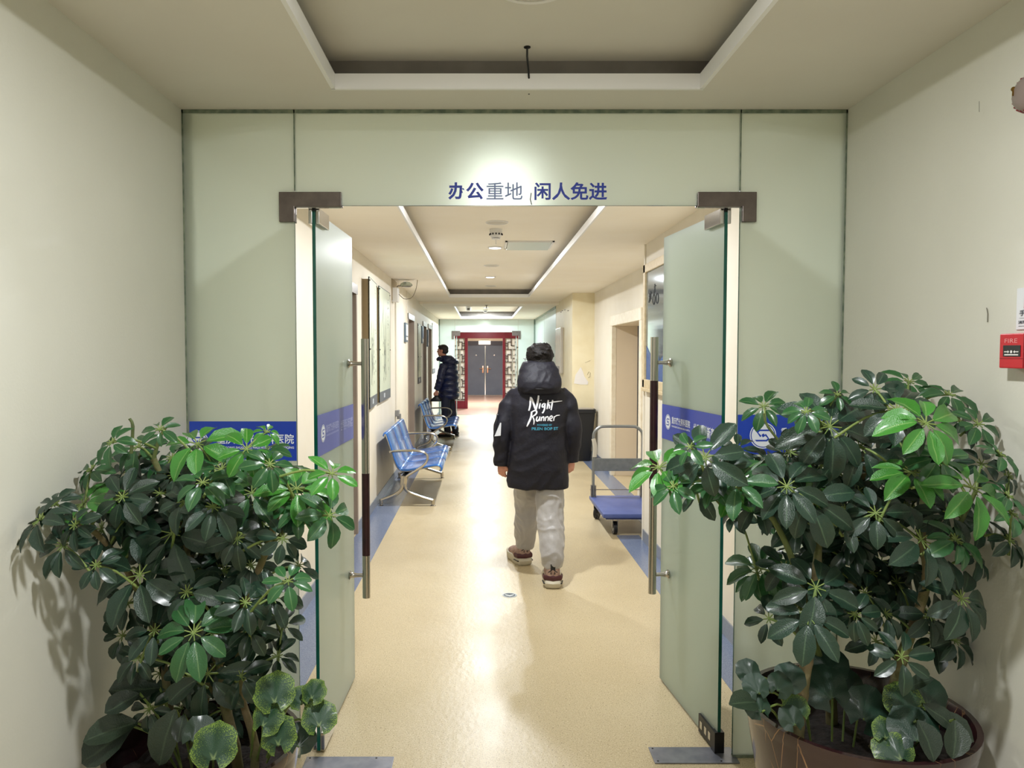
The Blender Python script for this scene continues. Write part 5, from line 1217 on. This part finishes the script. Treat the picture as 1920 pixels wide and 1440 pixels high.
hand(b, WL, (.05, .15, -1), -1, .92, Vector((.6, .75, .1))); hand(b, WR, (-.05, .15, -1), 1, .92, Vector((-.6, .75, .1)))
HL, HR = Vector((BX-.095, BY+.0, .86)), Vector((BX+.098, BY+.01, .86))
KL, KR = Vector((.35, 5.56, .50)), Vector((.487, 5.27, .49)); AL, AR = Vector((FLX, FLY-.02, .12)), Vector((FRX, FRY+.02, .125))
limb(b, HL, KL, AL, .078, .055, .038); limb(b, HR, KR, AR, .078, .055, .038)
foot_body(b, AL, (0, 1, 0)); foot_body(b, AR, (0, 1, 0))
remesh(b, 'body', m_skin, man, .0045, 2)
# jacket
j = MB()
j.rings([(BX+.0, BY, .655, .222, .143), (BX, BY, .70, .222, .150), (BX, BY, .85, .212, .160), (BX+.0, BY, .98, .207, .160), (BX, BY, 1.12, .212, .160), (BX+.003, BY, 1.24, .222, .150), (BX+.003, BY, 1.33, .205, .135), (BX+.003, BY+.005, 1.385, .15, .115), (BX, BY+.01, 1.42, .10, .09)], 40, power=2.5)
def sleeve(m, sh, el, wr, out):
    pts = smooth_path([sh+Vector((-out*.045, 0, .01)), sh+Vector((out*.01, -.005, -.035)), (sh+el)/2+Vector((out*.008, 0, 0)), el, (el+wr)/2, wr+Vector((0, 0, .015))], 4); N = len(pts)
    m.tube(pts, [.078-.022*(i/(N-1))+.003*math.sin(i*1.3) for i in range(N)], 18)
    m.tube([wr+Vector((0, 0, .03)), wr+Vector((0, 0, -.035))], [.056, .053], 18)
sleeve(j, SHL, EL, WL, -1); sleeve(j, SHR, ER, WR, 1)
def wr_disp(seed, amp, sx=6, sz=14):
    def f(co, n):
        p = Vector((co.x*sx+co.z*sx*.7, co.y*sx, co.z*sz-co.x*sx)) + Vector((seed, 0, 0))
        a = noise.noise(p + Vector((noise.noise(p*.6)*1.4, 0, 0))); b_ = noise.noise(p*2.3)
        return amp*((1-abs(a)*2.4)*.7 + b_*.35)
    return f
jacket = remesh(j, 'jacket', m_jacket, man, .008, 5, wr_disp(3.1, .007, 4, 8))
# hood lying on the shoulders and standing up round the nape
h = MB()
hz = [(1.325, .10, .05, -.10), (1.345, .135, .075, -.11), (1.38, .152, .095, -.105), (1.42, .156, .105, -.09), (1.46, .150, .105, -.065), (1.50, .138, .10, -.045), (1.535, .122, .092, -.03), (1.555, .108, .082, -.02), (1.562, .088, .06, -.01)]
h.rings([(BX+.003, BY+dy+.01, z, rx, ry) for z, rx, ry, dy in hz], 32, power=2.3)
remesh(h, 'hood', m_jacket, man, .007, 4, wr_disp(8.4, .006, 7, 12))
m = MB(); hp = [Vector((BX+.003 + .140*math.sin(a), BY-.10-.105*math.cos(a)*.92+.01, 1.405 - .035*math.cos(a*1.3))) for a in [(-1.1+2.2*i/14) for i in range(15)]]
m.tube(hp, .0045, 6); m.build('hood_seam', mat('black_seam', '#0E0D13', .5), man, smooth=True)
# pocket flap and white patch on the left sleeve, hem channel, side seams
m = MB(); m.bbox(-.006, .006, -.05, .05, -.065, .065, .004)
q = Matrix.Translation(Vector(((934-VX)*5.3/FP-.012, BY-.05, 1.12))) @ Matrix.Rotation(.12, 4, 'Y')
m.v = [q @ v for v in m.v]; m.build('sleeve_pocket', m_jacket, man)
m = MB(); m.prism([(-.028, -.05), (.012, .045), (.02, .045), (.016, -.045)], 'y', -.003, .003)
q = Matrix.Translation(Vector(((934-VX)*5.3/FP, BY-.125, 1.085))); m.v = [q @ v for v in m.v]; m.build('sleeve_patch', mat('white_patch', '#D8DAE0', .5), man)
# print on the back, laid on the cloth
me = jacket.data; bvh = BVHTree.FromPolygons([v.co + man.location for v in me.vertices], [tuple(p.vertices) for p in me.polygons])
def on_back(x, z, lift=.0025):
    hit = bvh.ray_cast(Vector((x, BY-1, z)), Vector((0, 1, 0)))
    return Vector((x, (hit[0].y if hit[0] else BY-.16)-lift, z))
def zoom5(cx, cy): return (880+cx/5.538, 620+cy/5.538)     # pixels of the enlarged jacket view
def back_pt(cx, cy):
    X, Y = zoom5(cx, cy); p = px(X, Y, BY-.16); return p.x, p.z
STROKES = [  # brush strokes: points and widths
 ([(640,690,9),(636,730,11),(632,780,10),(618,832,8)], ), ([(646,700,9),(664,745,11),(682,800,11),(690,822,6)], ), ([(722,668,8),(716,720,11),(704,775,11),(694,824,7)], ),
 ([(738,752,8),(730,790,9),(727,812,6)], ), ([(744,722,6),(748,728,6)], ),
 ([(782,752,5),(762,768,8),(758,792,8),(776,790,7),(788,760,7)], ), ([(788,756,8),(782,810,9),(764,852,8),(756,846,5)], ),
 ([(822,722,8),(814,780,9),(806,816,7)], ), ([(812,785,5),(828,768,7),(834,790,8),(830,812,6)], ),
 ([(868,722,8),(858,780,9),(850,826,7)], ), ([(826,752,4),(872,742,6),(884,740,5)], ), ([(880,742,6),(915,738,6),(972,734,3)], ),
 ([(648,840,9),(640,900,11),(614,960,10),(597,996,6)], ), ([(640,850,6),(680,830,8),(700,842,9),(690,868,9),(652,894,6)], ), ([(656,890,7),(672,930,8),(668,976,4)], ),
 ([(706,892,7),(696,925,8),(708,938,8),(726,915,7),(734,892,6)], ), ([(732,892,7),(728,938,6)], ),
 ([(752,895,7),(744,938,7)], ), ([(750,910,5),(768,893,7),(774,912,7),(768,938,6)], ), ([(794,893,7),(786,938,7)], ), ([(792,910,5),(810,892,7),(820,908,7),(816,938,6)], ),
 ([(838,920,6),(862,905,7),(856,885,7),(836,902,8),(838,930,8),(862,938,6)], ), ([(884,890,7),(876,938,7)], ), ([(884,900,5),(908,884,6),(944,880,4)], )]
m = MB()
for (pts,) in STROKES:
    pts2 = smooth_path([Vector((a, b2, w)) for a, b2, w in pts], 5); L_ = []; Rr = []
    for i, p in enumerate(pts2):
        t_ = (pts2[min(i+1, len(pts2)-1)]-pts2[max(i-1, 0)]); nrm = Vector((-t_.y, t_.x)).normalized()
        for sgn, lst in ((1, L_), (-1, Rr)):
            x, z = back_pt(p.x+nrm.x*p.z*.9*sgn, p.y+nrm.y*p.z*.9*sgn); lst.append(on_back(x, z))
    n_ = len(L_); m.add(L_+Rr, [(i, i+1, n_+i+1, n_+i) for i in range(n_-1)])
tag(m.build('white_back_print', mat('white_print', '#E8E8F0', .5), man), 'white brush script reading Night Runner')
def print_text(body, cx0, cy0, cx1, cy1, mt, nm):
    vs, fs = text_polys(body, .02); x0 = min(v.x for v in vs); x1 = max(v.x for v in vs); y0 = min(v.y for v in vs); y1 = max(v.y for v in vs)
    m = MB(); out = []
    for v in vs: x, z = back_pt(cx0+(v.x-x0)/(x1-x0)*(cx1-cx0), cy1-(v.y-y0)/(y1-y0)*(cy1-cy0)); out.append(on_back(x, z))
    m.add(out, fs); m.build(nm, mt, man)
m_teal = mat('teal_print', '#3E93AE', .5)
print_text('POWERED BY', 704, 970, 860, 990, m_teal, 'teal_back_print'); print_text('PILEN BOP ST', 648, 1003, 925, 1033, m_teal, 'teal_back_print')
# trousers
p_ = MB()
def leg(m, hip, kn, an, out, rs=(.088, .100, .084, .068)):
    pts = smooth_path([hip+Vector((0, 0, .02)), (hip+kn)/2, kn+Vector((0, -.0, .0)), (kn+an)/2+Vector((out*.005, -.012, 0)), an+Vector((0, 0, .05)), an+Vector((0, .005, -.015))], 5); N = len(pts); rad = []
    for i in range(N):
        t = i/(N-1)*3; k = min(int(t), 2); f = t-k; rad.append(rs[k]+(rs[k+1]-rs[k])*f)
    m.tube(pts, rad, 20, up=(0, 1, 0))
    m.tube([an+Vector((0, .0, .03)), an+Vector((0, .0, .005)), an+Vector((0, .005, -.02))], [.058, .066, .058], 20)
leg(p_, HL, KL, AL+Vector((0, 0, .03)), -1); leg(p_, HR, KR, AR+Vector((0, 0, .035)), 1)
p_.rings([(BX, BY+.0, .74, .17, .12), (BX, BY, .86, .18, .13), (BX, BY, .95, .165, .12)], 24)
remesh(p_, 'trousers', m_track, man, .007, 4, wr_disp(5.7, .010, 10, 8))
def shoe(x, y, pitch, side, lbl):
    """chunky trainer: heel at (x, y), toe ahead"""
    R = Matrix.Translation((x, y, 0)) @ Matrix.Rotation(-pitch, 4, 'X') if False else Matrix.Translation((x, y, 0)) @ Matrix.Rotation(pitch, 4, 'X')
    R = R @ Matrix.Rotation(.30*-side if side < 0 else -.06, 4, 'Z')
    def put(m): m.v = [R @ Vector((v.x*1.36, v.y, v.z*1.15)) for v in m.v]; return m
    m = MB(); out = [(-.035, -.008), (-.046, .06), (-.043, .15), (-.050, .22), (-.035, .285), (0, .305), (.035, .285), (.050, .22), (.043, .15), (.046, .06), (.035, -.008), (0, -.018)]
    lay = [(.0, .93, 0), (.012, 1.02, .0), (.035, 1.05, -.004), (.048, .98, .0)]
    vs = []; n = len(out)
    for z, s_, dy in lay: vs += [(a*s_, .14+(b2-.14)*s_+dy, z+(.012 if b2 > .27 else 0)) for a, b2 in out]
    fs = [(i*n+k, i*n+(k+1) % n, (i+1)*n+(k+1) % n, (i+1)*n+k) for i in range(len(lay)-1) for k in range(n)] + [tuple(range(n))[::-1], tuple(3*n+k for k in range(n))]
    m.add(vs, fs); s0 = put(m).build('shoe', mat('cream_midsole', '#C3BBA6', .6), man, smooth=60); s0['label'] = lbl
    m = MB(); m.tube([(0, .035, .03), (0, .03, .07), (0, .03, .105), (0, .045, .135)], [(.045, .040), (.042, .038), (.046, .036), (.05, .036)], 16, up=(0, 1, 0)); m.ball((0, .12, .065), (.040, .10, .045)); m.ball((0, .21, .05), (.043, .085, .036))
    put(m).build('upper', mat('dusty_pink_mesh', '#A68A7C', .7, noise_c='#8A6F64', nscale=60), s0, smooth=True)
    m = MB(); m.tube([(-.047, .06, .062), (-.042, .01, .064), (0, -.014, .066), (.042, .01, .064), (.047, .06, .062)], [(.016, .006)]*5, 8); put(m).build('heel_counter', mat('maroon_leather', '#4A2226', .5), s0, smooth=True)
    m = MB(); m.tube([(-.051, .06, .032), (-.045, .0, .032), (0, -.020, .030), (.045, .0, .032), (.051, .06, .032)], [(.004, .003)]*5, 6); put(m).build('sole_stripe', m_black, s0, smooth=True)
    m = MB(); m.tube([(-.02, -.002, .10), (0, -.016, .125), (.02, -.002, .10)], .005, 6); m.box(-.012, .012, -.012, -.004, .09, .15); put(m).build('pull_tab', m_black, s0, smooth=True)
    m = MB()
    for k in range(5): m.tube([(-.022, .10+k*.022, .098-k*.006), (0, .105+k*.022, .106-k*.006), (.022, .10+k*.022, .098-k*.006)], .003, 5)
    put(m).build('laces', mat('pale_laces', '#C9BDAE', .7), s0, smooth=True)
shoe(FLX-.003, FLY-.06, .0, -1, 'left trainer, planted ahead'); shoe(FRX, FRY-.04, .02, 1, 'right trainer, behind')
# hair and spectacles
hr = MB(); R = Rh
def HP(x, y, z): return Vector(headc) + R @ Vector((x, y, z))
hr.ball(HP(0, .022, .048), (.098, .108, .088), rot=R, seg=24, rings=16); hr.ball(HP(0, .045, -.005), (.083, .082, .075), rot=R)
for k in range(46):
    a = random.Random(k).uniform(0, 2*PI); e = random.Random(k+99).uniform(-.1, 1.2); d = Vector((math.cos(a)*math.cos(e), math.sin(a)*math.cos(e)*.95+.1, math.sin(e)))
    if d.y < -.55 and d.z < .45: continue
    s0 = HP(d.x*.08, .02+d.y*.09, .045+d.z*.07); tdir = (R @ Vector((-d.y, d.x, .15))).normalized(); hr.tube([s0, s0+(R @ d)*.018+tdir*.02, s0+(R @ d)*.012+tdir*.045-Vector((0, 0, .012))], [.012, .009, .003], 6)
hr.ball(HP(.0, -.055, .085), (.07, .045, .035), rot=R)
remesh(hr, 'hair', m_hair, man, .004, 9)
g = MB()
for sx in (-1, 1):
    g.tube([HP(.062*sx, -.10, .022), HP(.082*sx, -.085, .024), HP(.088*sx, -.03, .02), HP(.086*sx, .012, .010), HP(.085*sx, .02, -.01)], .0028, 6)
    c = [HP(.034*sx+.028*math.cos(a), -.106, .012+.020*math.sin(a)) for a in [2*PI*i/16 for i in range(16)]]; g.tube(c, .0022, 6, closed=True)
g.tube([HP(-.008, -.106, .016), HP(.008, -.106, .016)], .002, 6); g.build('spectacles', m_black, man, smooth=True)
e = MB()
for sx in (-1, 1): e.ball(HP(.031*sx, -.080, .012), .012, seg=10, rings=8)
e.build('eyes', mat('eye_white', '#E9E4DC', .3), man, smooth=True)

# ---- the man in the navy puffer coat, looking left
CX, CY = -.665, 14.3
man2 = thing('person', 'person with short hair in a navy quilted puffer coat standing beside the left wall', 'person', (CX, CY, 0))
b = MB(); yaw2 = PI*.5*-1 - .25           # faces -x and a little away
head2 = (CX-.09, CY, 1.665); P2, R2 = head(b, head2, yaw2, 1.0)
b.tube([Vector(head2)+Vector((.01, 0, -.05)), (CX-.045, CY, 1.50), (CX, CY, 1.40)], [.055, .056, .07], 14)
b.rings([(CX, CY, .82, .13, .14), (CX, CY, 1.0, .12, .14), (CX, CY, 1.25, .13, .16), (CX, CY, 1.40, .11, .16), (CX, CY, 1.45, .08, .09)], 20)
sh1, sh2 = Vector((CX-.06, CY-.17, 1.40)), Vector((CX+.0, CY+.18, 1.40)); e1 = Vector((CX-.12, CY-.22, 1.12)); w1 = Vector((CX-.19, CY-.20, .90)); e2 = Vector((CX-.02, CY+.22, 1.1)); w2 = Vector((CX-.12, CY+.22, .9))
limb(b, sh1, e1, w1, .05, .042, .026); limb(b, sh2, e2, w2, .05, .042, .026)
hand(b, w1, (-.1, -.05, -1), 1, 1.0, Vector((.2, .9, .2))); hand(b, w2, (-.1, 0, -1), -1, 1.0, Vector((.2, -.9, .2)))
h1, h2 = Vector((CX-.02, CY-.09, .88)), Vector((CX+.03, CY+.09, .88)); k1, k2 = Vector((CX-.03, CY-.12, .50)), Vector((CX+.09, CY+.10, .50)); a1, a2 = Vector((CX+.01, CY-.12, .10)), Vector((CX+.15, CY+.08, .10))
limb(b, h1, k1, a1, .075, .052, .038); limb(b, h2, k2, a2, .075, .052, .038); foot_body(b, a1, (-1, .2, 0)); foot_body(b, a2, (-1, .2, 0))
remesh(b, 'body', m_skin, man2, .005, 2)
j = MB()
rg_ = [(.74, .20, .19), (.80, .205, .195), (.95, .20, .19), (1.10, .19, .185), (1.25, .19, .20), (1.36, .165, .20), (1.42, .13, .16), (1.47, .10, .11)]
rr2 = []
for z in [.735+.015*i for i in range(49)]:
    for i in range(len(rg_)-1):
        if rg_[i][0] <= z <= rg_[i+1][0]+1e-6 or (i == 0 and z < .74):
            f = min(1, max(0, (z-rg_[i][0])/(rg_[i+1][0]-rg_[i][0]))); rx = rg_[i][1]+(rg_[i+1][1]-rg_[i][1])*f; ry = rg_[i][2]+(rg_[i+1][2]-rg_[i][2])*f; break
    q = abs(math.sin((z-.74)/.115*PI)); bump_ = -.030*(1-q**.5) if z < 1.36 else 0
    rr2.append((CX+.03, CY, z, rx+bump_, ry+bump_))
j.rings(rr2, 36, power=2.4)
def puff_sleeve(m, a, e, w):
    pts = smooth_path([a+Vector((.02, 0, .0)), (a+e)/2, e, (e+w)/2, w+Vector((0, 0, .02))], 8); N = len(pts)
    m.tube(pts, [(.088-.028*i/(N-1))*(.88+.14*abs(math.sin(i*PI/5.3))**.5) for i in range(N)], 18)
puff_sleeve(j, sh1, e1, w1); puff_sleeve(j, sh2, e2, w2)
remesh(j, 'puffer_coat', m_puff, man2, .007, 1, wr_disp(1.7, .003, 10, 22))
h = MB(); h.rings([(CX+.06, CY, 1.38, .10, .13), (CX+.07, CY, 1.42, .15, .16), (CX+.05, CY, 1.47, .165, .17), (CX+.02, CY, 1.515, .15, .15), (CX-.0, CY, 1.555, .12, .12), (CX-.01, CY, 1.57, .09, .09)], 28, power=2.3)
h.tube([(CX-.09, CY-.11, 1.49), (CX-.15, CY-.08, 1.515), (CX-.175, CY, 1.50), (CX-.15, CY+.08, 1.515), (CX-.09, CY+.11, 1.49)], [.045, .038, .035, .038, .045], 10)
remesh(h, 'hood', m_puff, man2, .008, 3, wr_disp(9.2, .008, 9, 12))
p_ = MB(); leg(p_, h1, k1, a1, 0, (.098, .080, .066, .06)); leg(p_, h2, k2, a2, 0, (.098, .080, .066, .06)); p_.rings([(CX, CY, .76, .13, .16), (CX, CY, .9, .14, .17), (CX, CY, .96, .12, .15)], 20)
remesh(p_, 'trousers', m_trs, man2, .008, 3, wr_disp(2.2, .005, 9, 9))
for a in (a1, a2):
    m = MB(); d = Vector((-1, .2, 0)).normalized(); q0 = Vector((a.x, a.y, .0))
    m.tube([q0-d*.07+Vector((0, 0, .045)), q0-d*.02+Vector((0, 0, .055)), q0+d*.08+Vector((0, 0, .045)), q0+d*.17+Vector((0, 0, .034)), q0+d*.2+Vector((0, 0, .03))], [(.04, .035), (.05, .042), (.04, .044), (.032, .044), (.018, .03)], 14, up=(0, 0, 1))
    for v in m.v: v.z = max(v.z, .012)
    so = m.build('shoe', m_black, man2, smooth=True)
    m = MB(); m.tube([q0-d*.075+Vector((0, 0, .008)), q0+d*.2+Vector((0, 0, .008))], [(.008, .042)]*2, 12, up=(0, 0, 1)); m.build('sole', mat('pale_sole', '#8E8B88', .6), so, smooth=50)
hr = MB()
def HP2(x, y, z): return Vector(head2) + R2 @ Vector((x, y, z))
hr.ball(HP2(0, .02, .044), (.084, .098, .078), rot=R2, seg=24, rings=16); hr.ball(HP2(0, .045, -.005), (.074, .074, .066), rot=R2); hr.ball(HP2(0, -.045, .080), (.062, .042, .03), rot=R2)
remesh(hr, 'hair', m_hair2, man2, .004, 1)
e = MB()
for sx in (-1, 1): e.ball(HP2(.031*sx, -.080, .012), .012, seg=10, rings=8)
e.build('eyes', mat('eye_white', '#E9E4DC', .3), man2, smooth=True)
m = MB(); m.rings([(w1.x-.02, CY-.22, .70, .10, .03), (w1.x-.01, CY-.22, .73, .11, .035), (w1.x+.0, CY-.215, .79, .05, .03), (w1.x+.0, CY-.21, .815, .03, .02)], 16)
tag(m.build('pouch', m_black, smooth=True), 'small black pouch held in the hand of the person in the puffer coat', 'pouch')
